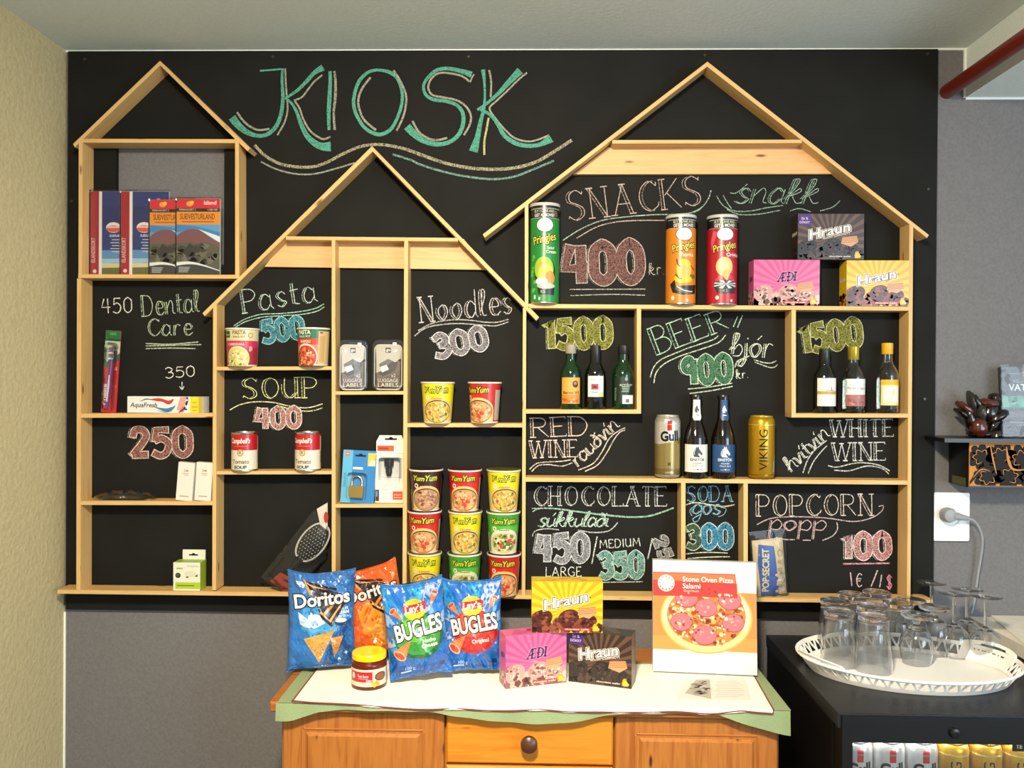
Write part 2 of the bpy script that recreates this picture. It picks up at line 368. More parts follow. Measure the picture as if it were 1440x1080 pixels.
# stroke letters, unit cap height: 'l' straight, 'c' curved; the first stroke is the thick one
GL = {
 'A': (.75, 'l.68,0 .38,1;l.38,1 .05,0;l.17,.36 .58,.36'), 'B': (.58, 'l.05,0 .05,1;c.05,1 .36,.97 .48,.78 .36,.58 .07,.53;c.07,.53 .42,.52 .56,.28 .42,.05 .05,0'),
 'C': (.72, 'c.66,.84 .42,1 .16,.82 .06,.5 .16,.16 .42,0 .68,.16;l.66,.84 .67,.95;l.68,.16 .72,.28'), 'D': (.7, 'l.06,0 .06,1;c.06,1 .45,.94 .64,.52 .45,.06 .06,0'),
 'E': (.56, 'l.06,0 .06,1;l.06,1 .5,1 .5,.9;l.06,.52 .38,.54;l.06,0 .54,.0 .54,.12'), 'G': (.74, 'c.66,.84 .42,1 .16,.82 .06,.5 .16,.16 .42,0 .66,.12;l.66,.1 .66,.44 .46,.44'),
 'H': (.66, 'l.08,0 .08,1;l.56,0 .56,1;l.08,.5 .56,.5'), 'I': (.2, 'l.1,0 .1,1'), 'K': (.64, 'l.07,0 .07,1;l.56,1 .1,.46;l.18,.54 .62,0'),
 'L': (.54, 'l.07,0 .07,1;l.07,0 .52,0 .52,.14'), 'M': (.86, 'l.06,0 .14,1;l.14,1 .42,.3 .7,1;l.7,1 .8,0'), 'N': (.74, 'l.1,1 .62,0;l.1,0 .1,1;l.62,0 .62,1'),
 'O': (.76, 'c.38,1 .16,.86 .06,.5 .16,.14 .38,0;c.38,0 .6,.14 .7,.5 .6,.86 .38,1'), 'P': (.56, 'l.07,0 .07,1;c.07,1 .4,.96 .54,.74 .4,.5 .07,.46'),
 'R': (.64, 'l.07,0 .07,1;c.07,1 .4,.96 .52,.76 .4,.54 .07,.5;l.24,.5 .62,0'), 'S': (.6, 'c.54,.86 .34,1 .12,.86 .12,.64 .34,.52 .54,.36 .52,.12 .28,0 .06,.14;l.54,.84 .56,.95;l.06,.16 .03,.06'),
 'T': (.64, 'l.32,0 .32,1;l.03,.92 .05,1 .59,1 .61,.92'), 'U': (.68, 'c.08,1 .08,.3 .3,.0 .54,.2 .58,.3;l.58,1 .6,0'), 'W': (.98, 'l.06,1 .26,0;l.26,0 .48,.95;l.48,.95 .68,0;l.68,0 .94,1'),
 '0': (.6, 'c.3,1 .1,.82 .06,.5 .1,.18 .3,0 .5,.18 .54,.5 .5,.82 .3,1'), '1': (.3, 'l.04,.78 .2,1 .2,0'), '2': (.58, 'c.06,.72 .14,.96 .38,.98 .5,.76 .36,.44 .06,.02;l.06,.03 .54,.05'),
 '3': (.56, 'c.06,.86 .28,1 .48,.8 .4,.6 .24,.52;c.24,.52 .48,.46 .52,.2 .3,0 .04,.12'), '4': (.62, 'l.22,1 .06,.4 .6,.4;l.46,.98 .46,0'), '5': (.58, 'l.52,.97 .14,.97 .11,.56;c.11,.56 .32,.66 .53,.44 .46,.1 .26,0 .04,.1'),
 '9': (.58, 'c.46,.72 .3,.94 .1,.78 .1,.56 .28,.48 .46,.64;l.48,.92 .46,0'), '€': (.55, 'c.5,.85 .3,.98 .12,.7 .12,.25 .28,0 .5,.12;l.04,.58 .44,.58;l.04,.42 .4,.42'),
 '$': (.5, 'c.44,.82 .26,.95 .08,.8 .2,.54 .42,.36 .4,.14 .22,.04 .05,.2;l.2,1.05 .2,-.06;l.3,1.05 .3,-.06'), '/': (.5, 'l.02,0 .46,1'), '.': (.2, 'l.08,.02 .1,.06'),
 'a': (.56, 'c.44,.5 .26,.66 .08,.42 .08,.14 .26,0 .44,.22;l.46,.62 .46,.1 .56,.0'), 'b': (.5, 'c.0,.3 .2,.7 .26,1 .14,1.06 .1,.8 .1,.1;c.1,.3 .3,.56 .46,.34 .36,.04 .1,.04'), 'd': (.58, 'c.44,.5 .26,.66 .08,.42 .08,.14 .26,0 .44,.22;l.48,1.1 .46,.1 .54,0'),
 'ð': (.54, 'c.46,.4 .3,.58 .08,.4 .08,.12 .26,0 .46,.2 .42,.66 .2,1;l.18,.72 .5,.92'), 'e': (.54, 'c.08,.34 .46,.36 .4,.6 .2,.66 .06,.38 .14,.06 .34,0 .54,.14'), 'g': (.54, 'c.44,.5 .26,.66 .08,.42 .08,.14 .26,.02 .44,.22;c.46,.62 .46,-.1 .34,-.46 .16,-.5 .1,-.3 .52,.04'),
 'h': (.54, 'c.0,.2 .2,.7 .24,1 .14,1.05 .1,.8 .08,0;c.08,.3 .3,.62 .42,.5 .42,.1 .54,0'), 'i': (.26, 'l.1,.6 .1,.1 .24,0;l.1,.8 .1,.86'), 'í': (.26, 'l.1,.6 .1,.1 .24,0;l.1,.76 .2,.98'), 'j': (.3, 'c.14,.62 .16,-.1 .04,-.42 -.12,-.36 -.04,-.2 .3,.06;l.14,.8 .14,.86'),
 'k': (.56, 'c.0,.2 .22,.7 .26,1.02 .14,1.04 .1,.8 .08,0;c.1,.3 .34,.66 .42,.52 .12,.32;c.2,.32 .4,.04 .56,.06'), 'l': (.26, 'c.0,.2 .2,.7 .24,1 .12,1.06 .08,.7 .1,.08 .26,.04'), 'n': (.58, 'l.08,.62 .08,0;c.08,.3 .3,.66 .44,.5 .44,.1 .58,.02'),
 'o': (.54, 'c.26,.62 .08,.48 .06,.26 .26,0 .46,.28 .4,.54 .26,.62'), 'ó': (.54, 'c.26,.62 .08,.48 .06,.26 .26,0 .46,.28 .4,.54 .26,.62;l.26,.78 .42,.98'), 'p': (.54, 'l.08,.62 .08,-.5;c.08,.4 .3,.66 .48,.4 .36,.06 .1,.1'), 'r': (.42, 'l.08,.62 .08,0;c.08,.3 .2,.62 .38,.56'),
 's': (.46, 'c.4,.52 .26,.66 .1,.5 .22,.32 .4,.18 .24,0 .04,.1'), 't': (.38, 'l.16,.95 .16,.1 .34,.02;l.0,.62 .34,.66'), 'u': (.56, 'c.08,.62 .08,.16 .24,0 .42,.2;l.44,.62 .44,.1 .56,0'), 'ú': (.56, 'c.08,.62 .08,.16 .24,0 .42,.2;l.44,.62 .44,.1 .56,0;l.24,.76 .38,.98'),
 'v': (.5, 'c.04,.62 .14,.4 .22,0 .34,.3 .46,.64'), ' ': (.35, '')}
WHITE, GREY = 'd9d6cf', 'b9b6b4'
def chalk_out(strokes, label):
    """strokes: (pixel points, width px or list, colour, coverage, layer) on the board's face"""
    mb = MB()
    for si, (pts, w, c, cov, L) in enumerate(strokes):
        a = Art(); a.stroke(pts, w, (0, 0, 0)); cc = col(c)[:3]+(cov,)
        for t, _, _ in a.t: mb.add([at(p[0], p[1], -.0006-.00012*L-.0000035*si) for p in t], [(0, 1, 2)], cc, 'chalk')
    mb.build('chalk_lettering', bt, label=label)
def word(st, p0, p1, h, c, style='double', fill=None, h1=None, slant=0, w=1.5, off=.13, fat=.225, serif=True, up=None, curve=0):
    """letters along the pixel base line p0-p1, cap height h (h1 at the end); returns strokes"""
    R = random.Random(st+str(p0)); gl = [GL[ch] for ch in st]; gap = .10 if style != 'script' else .0
    tot = sum(g[0] for g in gl)+gap*(len(gl)-1); dx, dy = p1[0]-p0[0], p1[1]-p0[1]; Lb = math.hypot(dx, dy); ux, uy = dx/Lb, dy/Lb
    vx, vy = up if up else (uy, -ux); k = Lb/tot; h1 = h1 or h; x = 0; out = []
    for ch, g in zip(st, gl):
        hh = h+(h1-h)*(x+g[0]/2)/tot
        def T(a, b, jx=0):
            t = (x+a)*k/Lb; cv = curve*4*t*(1-t)
            return (p0[0]+ux*((x+a)*k+slant*b*hh)+vx*(b*hh+cv), p0[1]+uy*((x+a)*k+slant*b*hh)+vy*(b*hh+cv))
        strokes = [s for s in g[1].split(';') if s]
        for i, s in enumerate(strokes):
            raw = [tuple(float(z) for z in p.split(',')) for p in s[1:].split()]
            raw = [(a+R.uniform(-.012, .012), b+R.uniform(-.012, .012)) for a, b in raw]
            q = smoothpts(raw, 6) if s[0] == 'c' else raw
            pts = [T(a, b) for a, b in q]
            if style == 'fat':
                W = fat*hh
                if s[0] == 'l' and len(pts) > 2:
                    pass
                e0, e1 = pts[:2], pts[-2:]; ext = list(pts)
                if math.dist(pts[0], pts[-1]) > 2.5:
                    d0 = math.dist(*e0) or 1; d1 = math.dist(*e1) or 1
                    ext[0] = (e0[0][0]+(e0[0][0]-e0[1][0])/d0*w, e0[0][1]+(e0[0][1]-e0[1][1])/d0*w); ext[-1] = (e1[1][0]+(e1[1][0]-e1[0][0])/d1*w, e1[1][1]+(e1[1][1]-e1[0][1])/d1*w)
                out.append((pts, W, fill or c, .70, 3)); out.append((ext, W+1.8*w, c, .76, 1))
                if i == 0: out.append(([(a-2.4, b+.4) for a, b in ext], W+1.6*w, c, .62, -1)); out.append((ext, W+3.4*w, '1a1a18', 2, 0))
            else:
                out.append((pts, w*.9, c, .74, 2))
                vert = s[0] == 'l' and len(raw) == 2 and abs(raw[0][1]-raw[1][1]) > .6
                if style == 'double' and (i == 0 or (vert and ch in 'HUMK' and i < 2)):
                    o = off*hh; sh = [(a-ux*o, b-uy*o) for a, b in pts]
                    if ch in 'OCGe': sh = [(a+ux*o, b+uy*o) for a, b in pts]
                    if s[0] == 'c': sh = sh[max(1, len(sh)//7):-max(1, len(sh)//7)]
                    out.append((sh, w*.8, c, .64, 2))
                    mid = [(a+(b_[0]-a)*.5, b+(b_[1]-b)*.5) for (a, b), b_ in zip(pts, [(a-ux*o, b-uy*o) for a, b in pts])]
                    if vert: out.append((mid, o, fill or c, .46, 1))
                elif style == 'script' and i == 0:
                    out.append(([(a-ux*.09*hh, b-uy*.09*hh) for a, b in pts], w*.8, c, .66, 1))
                if serif and vert and style == 'double' and ch.isupper():
                    for a, b in (raw[0], raw[1]): out.append(([T(a-.13, b), T(a+.1, b)], w, c, .8, 2))
        x += g[0]+gap
    return out
def line(pts, w, c, cov=.70, n=6, sm=True):
    ws = w if isinstance(w, list) else [w]*len(pts)
    q = smoothpts([(p[0], p[1], x) for p, x in zip(pts, ws)], n) if sm and len(pts) > 2 else [(p[0], p[1], x) for p, x in zip(pts, ws)]
    return ([(p[0], p[1]) for p in q], [p[2] for p in q], c, cov, 1)
def Z(x0, y0, s): return lambda *pts: [(x0+a/s, y0+b/s) for a, b in pts]
K1, K2 = Z(300, 70, 4.5), Z(560, 70, 4.5); TEAL, PALE = '57a08b', 'a39c8e'
def kl(z, pts, ws, c, cov): return line(z(*pts), [w/4.5 for w in ws] if isinstance(ws, list) else ws/4.5, c, cov)
chalk_out([
 kl(K1, [(295, 133), (360, 128), (430, 122)], 11, TEAL, .8),
 kl(K1, [(438, 118), (435, 200), (440, 300), (430, 400), (400, 480), (350, 530), (290, 545), (220, 525), (160, 480), (118, 428)], [16, 18, 22, 24, 26, 26, 24, 32, 44, 50], TEAL, .74),
 kl(K1, [(455, 118), (458, 200), (465, 300), (470, 380), (450, 460), (405, 540)], 11, PALE, .74), kl(K1, [(150, 395), (190, 450), (240, 490), (290, 508), (355, 500)], 13, PALE, .74),
 kl(K1, [(450, 312), (530, 258), (590, 200), (640, 145), (695, 112)], [14, 20, 24, 28, 42], TEAL, .74), kl(K1, [(510, 320), (560, 300), (600, 250), (640, 200), (690, 160)], 11, PALE, .74),
 kl(K1, [(465, 310), (500, 345), (530, 400), (555, 470), (590, 540), (640, 590), (690, 612), (743, 612)], [12, 16, 20, 26, 32, 40, 48, 62], TEAL, .76), kl(K1, [(515, 325), (545, 370), (570, 440), (610, 510), (660, 550), (700, 565), (740, 550)], 12, PALE, .76),
 kl(K1, [(738, 135), (740, 200), (735, 300), (730, 400), (732, 508)], [20, 22, 26, 24, 18], TEAL, .76), kl(K1, [(766, 135), (773, 200), (772, 300), (762, 400), (768, 508)], [14, 16, 18, 14, 16], PALE, .72),
 kl(K1, [(1040, 127), (980, 142), (922, 200), (892, 290), (890, 360), (915, 430), (960, 495), (1020, 530), (1070, 533), (1125, 500), (1165, 430), (1193, 340), (1193, 260), (1165, 180), (1110, 140), (1040, 127)], [18, 20, 22, 22, 22, 22, 22, 24, 24, 22, 20, 20, 20, 24, 22, 18], TEAL, .78),
 kl(K1, [(995, 175), (945, 240), (918, 310), (925, 380), (960, 450), (1030, 508)], 14, PALE, .74), kl(K1, [(1140, 130), (1185, 200), (1220, 290), (1215, 370), (1195, 440), (1160, 512)], 13, PALE, .74),
 kl(K2, [(465, 158), (400, 135), (310, 119), (240, 131), (185, 180), (160, 230), (175, 285), (225, 315), (300, 325), (370, 350), (408, 400), (410, 470), (380, 540), (320, 585), (240, 598), (160, 575), (100, 532), (56, 485)], [40, 28, 24, 22, 20, 18, 20, 22, 22, 22, 24, 26, 26, 26, 28, 34, 44, 50], TEAL, .77),
 kl(K2, [(450, 200), (400, 165), (320, 148), (250, 150), (205, 190), (190, 240), (215, 285), (280, 300), (370, 320), (430, 360), (460, 420), (450, 480), (415, 540)], 13, PALE, .75), kl(K2, [(90, 450), (130, 520), (190, 560), (240, 572), (310, 558)], 14, PALE, .75), kl(K2, [(480, 155), (470, 170), (455, 205)], 9, PALE, .75),
 kl(K2, [(537, 125), (545, 200), (548, 300), (540, 380), (520, 460), (502, 550), (476, 645)], [28, 16, 14, 20, 26, 34, 58], TEAL, .76), kl(K2, [(575, 128), (588, 200), (585, 300)], 12, PALE, .76), kl(K2, [(572, 430), (560, 500), (545, 580), (545, 665)], 13, 'b9b483', .76),
 kl(K2, [(500, 380), (560, 340), (640, 270), (700, 205), (772, 132)], [16, 18, 26, 34, 48], TEAL, .76), kl(K2, [(815, 145), (760, 190), (690, 260), (620, 325), (578, 372), (620, 440), (680, 510), (740, 560), (820, 580), (880, 570), (955, 540)], 11, PALE, .78),
 kl(K2, [(520, 378), (580, 410), (630, 470), (670, 540), (740, 590), (820, 608), (900, 598), (968, 560)], [18, 20, 24, 28, 28, 26, 28, 54], TEAL, .77)], 'teal and white shop title in large brush letters')
chalk_out([line([(358, 204), (373, 219), (393, 230), (416, 234.5), (440, 234.5), (460, 228), (482, 216.5), (504, 207), (524, 203.3), (546, 204.5), (571, 210), (593, 218), (627, 229.5), (660, 236), (693, 238), (724, 236), (753, 228), (778, 214), (804, 197)], [4.2]*10+[4.6]*9, 'b3ad8e', .66)], 'broad pale wavy underline below the title')
chalk_out([line([(367, 227.5), (389, 238), (415.5, 244.5), (442, 244.5), (469, 238), (499, 229)], 2.2, 'a3a79d', .72)], 'thin wavy underline beside the tall house roof')
chalk_out([line([(552, 217), (578, 225), (590, 231), (622, 241), (655, 248), (693, 252), (724, 248), (755, 236), (779, 226)], 3, '7fa39a', .68)], 'thin lower wavy underline below the title')
W_ = word
chalk_out(W_('450', (142, 441), (187, 439), 21, WHITE, 'single', w=1.7), 'small white price beside the dental care heading')
chalk_out(W_('Dental', (201, 445), (281, 438.5), 29, 'b4c2a6', w=1.3, off=.09)+W_('Care', (207, 472.5), (271, 471), 24, 'b4c2a6', w=1.3, off=.09)
 + [line(p, 1.6, 'b9c4a8') for p in ([(205, 483), (240, 484), (279, 480.8)], [(205, 486.5), (245, 485.5), (283, 484.5)], [(205, 490.3), (240, 489.5), (275, 490.2)])], 'pale green dental care heading')
chalk_out(W_('350', (232, 532), (275, 529), 15, WHITE, 'single', w=1.5)+[line([(256, 537), (256, 548)], 1.3, WHITE), line([(252.5, 543.5), (256, 548)], 1.3, WHITE), line([(259, 543), (256, 548)], 1.3, WHITE)], 'small white price with an arrow above the toothpaste')
PINK = '9c6c66'
chalk_out(W_('250', (184, 641), (270, 640), 37, 'd8bfae', 'fat', PINK), 'pink price in the tall narrow house')
chalk_out(W_('Pasta', (342, 440.5), (447, 424), 33, 'bcd0c8', w=1.3, off=.09)
 + [line([(328.5, 458.5), (344, 449), (367, 442), (394, 441), (423, 438), (444, 433.5), (456, 427)], 1.4, 'a9cfc0'), line([(330.5, 460.5), (346, 452), (369, 446), (396, 444), (425, 442), (446, 437.5), (456, 431.5)], 1.4, 'a9cfc0')], 'pale pasta heading with a double underline')
chalk_out(W_('500', (370, 481), (428, 474), 29, '8fc0c4', 'fat', '4f8fa0'), 'blue pasta price')
chalk_out(W_('SOUP', (341, 561), (446, 559), 29, 'd3d79a', fill='b8bf6a', w=1.4)
 + [line([(323, 576.7), (338, 569), (359, 565), (384, 566), (407, 571), (432, 573.5), (453.5, 568)], 1.5, 'e3dfbc'), line([(390, 570), (407, 575), (425, 578), (440, 577.5), (453.5, 573.5)], 1.5, 'e3dfbc')], 'yellow soup heading')
chalk_out(W_('400', (359, 602), (423, 600), 27, 'dcc8c0', 'fat', 'b88c88'), 'pink soup price')
chalk_out(W_('Noodles', (590, 453.5), (722, 440.5), 35, 'c9c4c4', w=1.5, fill='9c9698', off=.1)
 + [line([(588, 465), (607, 455), (633, 450), (657, 450), (682, 453), (700, 453), (715, 449)], 1.6, GREY), line([(582.5, 473), (598, 461.5), (620, 456.5), (648, 455), (682, 457.5), (698, 458), (715, 452.5)], 1.6, GREY)], 'grey noodles heading')
chalk_out(W_('300', (613, 503), (687, 488.5), 30, 'cfcbcd', 'fat', '8f8b91', fat=.25), 'grey noodles price')
BR = 'b7a49b'
chalk_out(W_('SNACKS', (800, 311), (988, 288), 42, BR, w=1.4, fill='8b7770', off=.1)
 + [line([(791.5, 338), (817.5, 321.7), (846.7, 310), (880, 305), (917.5, 302), (955, 301), (980, 296.7), (994.6, 282), (1000, 267.5)], 1.5, 'a8b8ac'), line([(811, 335), (838, 319.6), (865.4, 312.3), (897.7, 310), (935, 310)], 1.5, BR), line([(969.6, 300), (982, 294.6), (990.4, 288)], 1.3, '8fb5a0')], 'pinkish snacks heading')
chalk_out(W_('400', (793, 398), (904, 393), 52, 'b5a8a0', 'fat', '7c5a56', fat=.27)+[line([(801, 407), (908, 406.5)], 1.3, 'b5b0a8'), line([(802, 415.7), (860, 414), (907, 415.2)], 1.3, 'b5b0a8')], 'large brownish pink snacks price')
chalk_out(W_('kr.', (912, 387), (935, 386), 16, 'b0aca6', 'single', w=1.3), 'small currency abbreviation beside the snacks price')
sk = Z(1000, 230, 4.5); GRN = '93ab9c'
chalk_out(W_('snakk', (1033, 286), (1150, 287), 33, GRN, 'script', w=1.3, slant=.34)
 + [line(sk((35, 205), (75, 265), (150, 300), (250, 300), (350, 280), (455, 265)), 1.4, GRN), line(sk((75, 200), (110, 260), (130, 285)), 1.3, GRN), line(sk((100, 290), (180, 322), (300, 320), (440, 295)), 1.4, GRN), line(sk((690, 300), (770, 275), (815, 235)), 1.4, GRN), line(sk((500, 300), (560, 285), (630, 305)), 1.3, GRN), line(sk((120, 185), (160, 185), (230, 130)), 1.2, GRN)], 'pale green script word beside the snacks heading')
YL = 'a8a86a'
chalk_out(W_('1500', (768, 489), (860, 486), 38, 'b9b783', 'fat', '84863f', fat=.24), 'olive yellow price above the red wine')
chalk_out(W_('1500', (1130, 496), (1213, 485), 37, 'b9b58a', 'fat', '82833f', fat=.24), 'olive yellow price above the white wine')
be = Z(730, 420, 4.8); bj = Z(1000, 420, 4.8); LG = 'a9c6b0'
chalk_out(W_('BEER', (926, 499), (1026, 461), 41, LG, h1=28, w=1.5, fill='6f9c82')
 + [line(be((885, 530), (910, 460), (960, 410), (1050, 370), (1150, 330), (1300, 280), (1345, 250)), 1.5, 'c8d6bc'), line(be((910, 570), (925, 500), (980, 440), (1080, 390), (1200, 350), (1340, 300), (1395, 245)), 1.5, 'c8d6bc'), line(bj((180, 120), (150, 190)), 1.4, LG), line(bj((212, 112), (178, 195)), 1.4, LG)], 'light green beer heading')
chalk_out(W_('bjór', (1027, 501), (1086, 503), 31, 'd0d8c4', 'script', w=1.5, slant=.1)
 + [line(bj((160, 465), (175, 425), (215, 405), (240, 415)), 1.4, 'c8d0bc'), line(bj((290, 412), (350, 430), (400, 435), (440, 420)), 1.4, 'c8d0bc'), line(bj((295, 428), (380, 460), (420, 465), (450, 445)), 1.4, 'c8d0bc')], 'pale script word beside the beer heading')
chalk_out(W_('900', (961, 540), (1029, 535), 36, 'b7cbb4', 'fat', '4f7a5e', fat=.25)+[line(be((1140, 610), (1290, 595), (1440, 570)), 1.5, 'c8d6bc'), line(be((1150, 640), (1300, 620), (1440, 592)), 1.5, 'c8d6bc')], 'green beer price')
chalk_out(W_('kr.', (1035, 533), (1053, 531), 12, 'c8d0bc', 'single', w=1.3), 'small currency abbreviation beside the beer price')
rw = Z(730, 560, 4.8); PW = 'd6c3ba'
chalk_out(W_('RED', (748, 615), (828, 612), 27, PW, w=1.4, fill='b0826a')+W_('WINE', (746, 644), (813, 642), 24, PW, w=1.4, fill='b08a76')
 + [line(rw((70, 480), (120, 440), (200, 430), (290, 425), (350, 415)), 1.5, 'd6c9bd'), line(rw((85, 495), (130, 455), (200, 448), (290, 458), (360, 435)), 1.5, 'd6c9bd')], 'pinkish red wine heading')
chalk_out(W_('rauðvín', (813, 657), (872, 599), 20, 'd6cabd', 'script', w=1.5, slant=.1)
 + [line(rw((400, 485), (500, 440), (560, 360), (610, 270), (680, 215), (715, 200)), 1.5, 'd6c9bd'), line(rw((445, 493), (530, 450), (590, 370), (640, 280), (680, 230), (715, 215)), 1.5, 'd6c9bd')], 'diagonal script word beside the red wine heading')
ch = Z(730, 670, 5.333); CW = 'c4c6c6'
chalk_out(W_('CHOCOLATE', (750, 711), (938, 711.5), 27, CW, w=1.4, fill='8a9492')+[line(ch((95, 240), (250, 240), (450, 265), (650, 290), (850, 305), (980, 295), (1080, 265), (1160, 235)), [1.4, 2, 2.2, 2.6, 2.2, 2.4, 2.4, 2.2], '9fc4b4'), line(ch((100, 265), (140, 245), (200, 237)), 1.2, 'b0c4bc')], 'white chocolate heading')
chalk_out(W_('súkkulaði', (757, 741), (856, 740.5), 20, 'b9d2c6', 'script', w=1.5, slant=.28)
 + [line(ch((100, 450), (120, 410), (200, 392), (300, 400)), 1.5, CW), line(ch((440, 402), (550, 420), (660, 412), (710, 380), (740, 345)), 1.6, CW)], 'pale green script word below the chocolate heading')
chalk_out(W_('450', (753, 789), (827, 788), 36, 'c9cbcf', 'fat', '93969e', fat=.24)+W_('LARGE', (767, 810.6), (818, 810.2), 13, 'cfd3cc', 'single', w=1.4), 'white price for large chocolate')
chalk_out([line(ch((585, 450), (545, 655)), 1.8, 'cfd3d0')]+W_('MEDIUM', (843, 771), (901, 768), 11.5, 'cfd3d0', 'single', w=1.4), 'medium chocolate wording with a slash')
chalk_out(W_('350', (843, 812), (904, 810.5), 33, 'b4cfcb', 'fat', '7aa8a4', fat=.24)+[line([(845, 819), (904, 818)], 1.4, CW)], 'teal price for medium chocolate')
chalk_out([line(ch((998, 465), (965, 620)), 1.8, 'cfd3d0')]+W_('250', (919, 758), (936, 806), 17, 'b9bbbd', 'fat', '8d8f94', fat=.3, w=1.1)+W_('35', (920, 787), (926, 798), 7, 'a0a2a2', 'single', w=1), 'tilted price for small chocolate')
so = Z(960, 670, 4.5)
chalk_out(W_('SODA', (966, 706), (1031, 705), 22, '7aa9c4', w=1.4, fill='4c7f9c')+[line(so((20, 180), (80, 165), (180, 180), (260, 190), (330, 178)), 1.8, 'd3d2ae')], 'blue soda heading')
chalk_out(W_('gos', (973, 723), (1014, 723.5), 21, '86b2c8', 'script', w=1.4, slant=.1)+[line(so((60, 195), (45, 220), (60, 250)), 1.2, '86b2c8'), line(so((240, 195), (275, 205), (260, 240), (225, 255)), 1.2, '86b2c8')], 'blue script word below the soda heading')
chalk_out(W_('3', (965, 770), (984, 770), 30, 'b7c4a6', 'fat', '48604f', fat=.24)+W_('00', (988, 770), (1030, 769.5), 31, 'b5cdd4', 'fat', '4a90b4', fat=.24)+[line(so((20, 490), (150, 480), (285, 485)), 1.5, 'd3d2ae'), line(so((30, 520), (160, 511), (300, 508)), 1.6, 'd3d2ae')], 'green and blue soda price')
chalk_out(W_('POPCORN', (1065, 726), (1230, 724.5), 30, 'd3c4b8', w=1.4, fill='a08a80')+[line(so((470, 305), (560, 265), (700, 255), (900, 262), (1080, 285), (1200, 260), (1262, 215), (1268, 185), (1240, 190)), 1.5, 'c9b0b0')], 'pinkish white popcorn heading')
chalk_out(W_('popp', (1080, 746), (1163, 747), 23, 'cdaeae', 'script', w=1.5, slant=.12)+[line(so((590, 385), (640, 398), (710, 400)), 1.4, 'd3c9c4'), line(so((760, 403), (810, 404)), 1.4, 'd3c9c4'), line(so((885, 405), (950, 375), (980, 330), (975, 290)), 1.5, 'd3c9c4')], 'pink script word below the popcorn heading')
chalk_out(W_('1', (1187, 784.5), (1197, 784.5), 32, 'dcccc4', 'fat', 'b4908c', fat=.26)+W_('00', (1203, 784), (1252, 783), 33, 'e0ccc8', 'fat', 'c48e8c', fat=.24)+[line([(1185.5, 793), (1251, 792)], 2.2, 'd69a9e')], 'pink popcorn price')
chalk_out(W_('1', (1194, 825), (1198, 825), 18, 'd9a9b0', 'single', w=1.7)[:0]+[line([(1196, 805), (1198, 824)], 1.8, 'd9b0b4')]+W_('€', (1203, 825), (1213, 825), 19, 'd0b4b0', 'single', w=1.6)+[line([(1234, 802), (1225, 825)], 1.8, 'd9b8b8'), line([(1240, 808), (1237, 826)], 1.8, 'c9c0bc')]+W_('$', (1246, 828), (1255, 828), 19, 'd890a0', 'single', w=1.5), 'pink small foreign price')
ww = Z(1000, 560, 4.8); WG = 'cfcfca'
chalk_out(W_('WHITE', (1168, 614.5), (1257, 613.5), 24, WG, w=1.4, fill='9c9c9a')+W_('WINE', (1171, 648), (1246, 647), 25, WG, w=1.4, fill='a0a09e')
 + [line(ww((790, 455), (850, 465), (960, 440), (1050, 437), (1140, 455), (1205, 490)), 1.6, WG), line(ww((830, 485), (930, 490), (1050, 458), (1150, 472), (1200, 512)), 1.6, WG)], 'white wine heading')
chalk_out(W_('hvítvín', (1113, 664), (1168, 612), 21, 'd3d3c8', 'script', w=1.5, slant=.1)
 + [line(ww((620, 505), (650, 420), (700, 350), (780, 285)), 1.5, WG), line(ww((655, 508), (690, 430), (735, 370), (782, 320)), 1.5, WG)], 'diagonal script word beside the white wine heading')

# ---------------------------------------------------------------- the house shaped shelves
YF = -.056
_wr = random.Random(4); _pn = [0]
def plank(name, px, parent, Y0=YF, Y1=-.0018, mat='pine', along=None):
    """front outline in pixels at depth Y0, taken straight back to Y1; grain follows the long side"""
    pts = [(at(x, y, Y0).x, at(x, y, Y0).z) for x, y in px]
    m = MB(); _pn[0] += 1; Y0 -= .00022*(_pn[0] % 6); m.prism(pts[::-1], Y0, Y1+.00002*(_pn[0] % 9), m=mat)
    e = max(((pts[i], pts[(i+1) % len(pts)]) for i in range(len(pts))), key=lambda ab: math.dist(*ab)); d = Vector((e[1][0]-e[0][0], 0, e[1][1]-e[0][1])).normalized(); n = Vector((d.z, 0, -d.x)); r = _wr.uniform(0, 50)
    m.g = [(Vector(v).dot(d)+r, Vector(v).dot(n)+r*.37, v[1]+r*.11) for v in m.v]
    return m.build(name, parent)
def bar(name, x0, x1, ya, yb, t0, parent, t1=None):                                 # level shelf: left top y, right top y, thickness
    plank(name, [(x0, ya), (x1, yb), (x1, yb+(t1 or t0)), (x0, ya+t0)], parent)
    a, b = at(x0, ya, YF), at(x1, yb, YF)
    return lambda X: a.z+(b.z-a.z)*(X-a.x)/(b.x-a.x)
def post(x0, x1, y0, y1, parent, xb0=None, xb1=None): plank('post', [(x0, y0), (x1, y0), (xb1 or x1, y1), (xb0 or x0, y1)], parent)
ha = thing('house_shelf', 'tall narrow house shaped pine shelf with maps under its roof', 'shelf', group='house shaped shelves on the chalkboard')
hb = thing('house_shelf', 'middle house shaped pine shelf holding noodles, pasta and soup', 'shelf', group='house shaped shelves on the chalkboard')
hc = thing('house_shelf', 'widest house shaped pine shelf holding snacks, wine and beer', 'shelf', group='house shaped shelves on the chalkboard')
lg = thing('ledge_shelf', 'long pine ledge running under all three shelf houses', 'shelf')
plank('rafter', [(225, 85.5), (102.7, 202.5), (105.2, 207), (225.5, 92)], ha); plank('rafter', [(225, 85.5), (352, 208.5), (348, 212.5), (225.5, 92)], ha)
post(111, 116.3, 200, 388, ha, 110.5, 115.8); post(108.6, 114.6, 391.5, 830, ha, 107.5, 113.5); post(330.8, 336, 200, 391, ha, 331, 336.7)
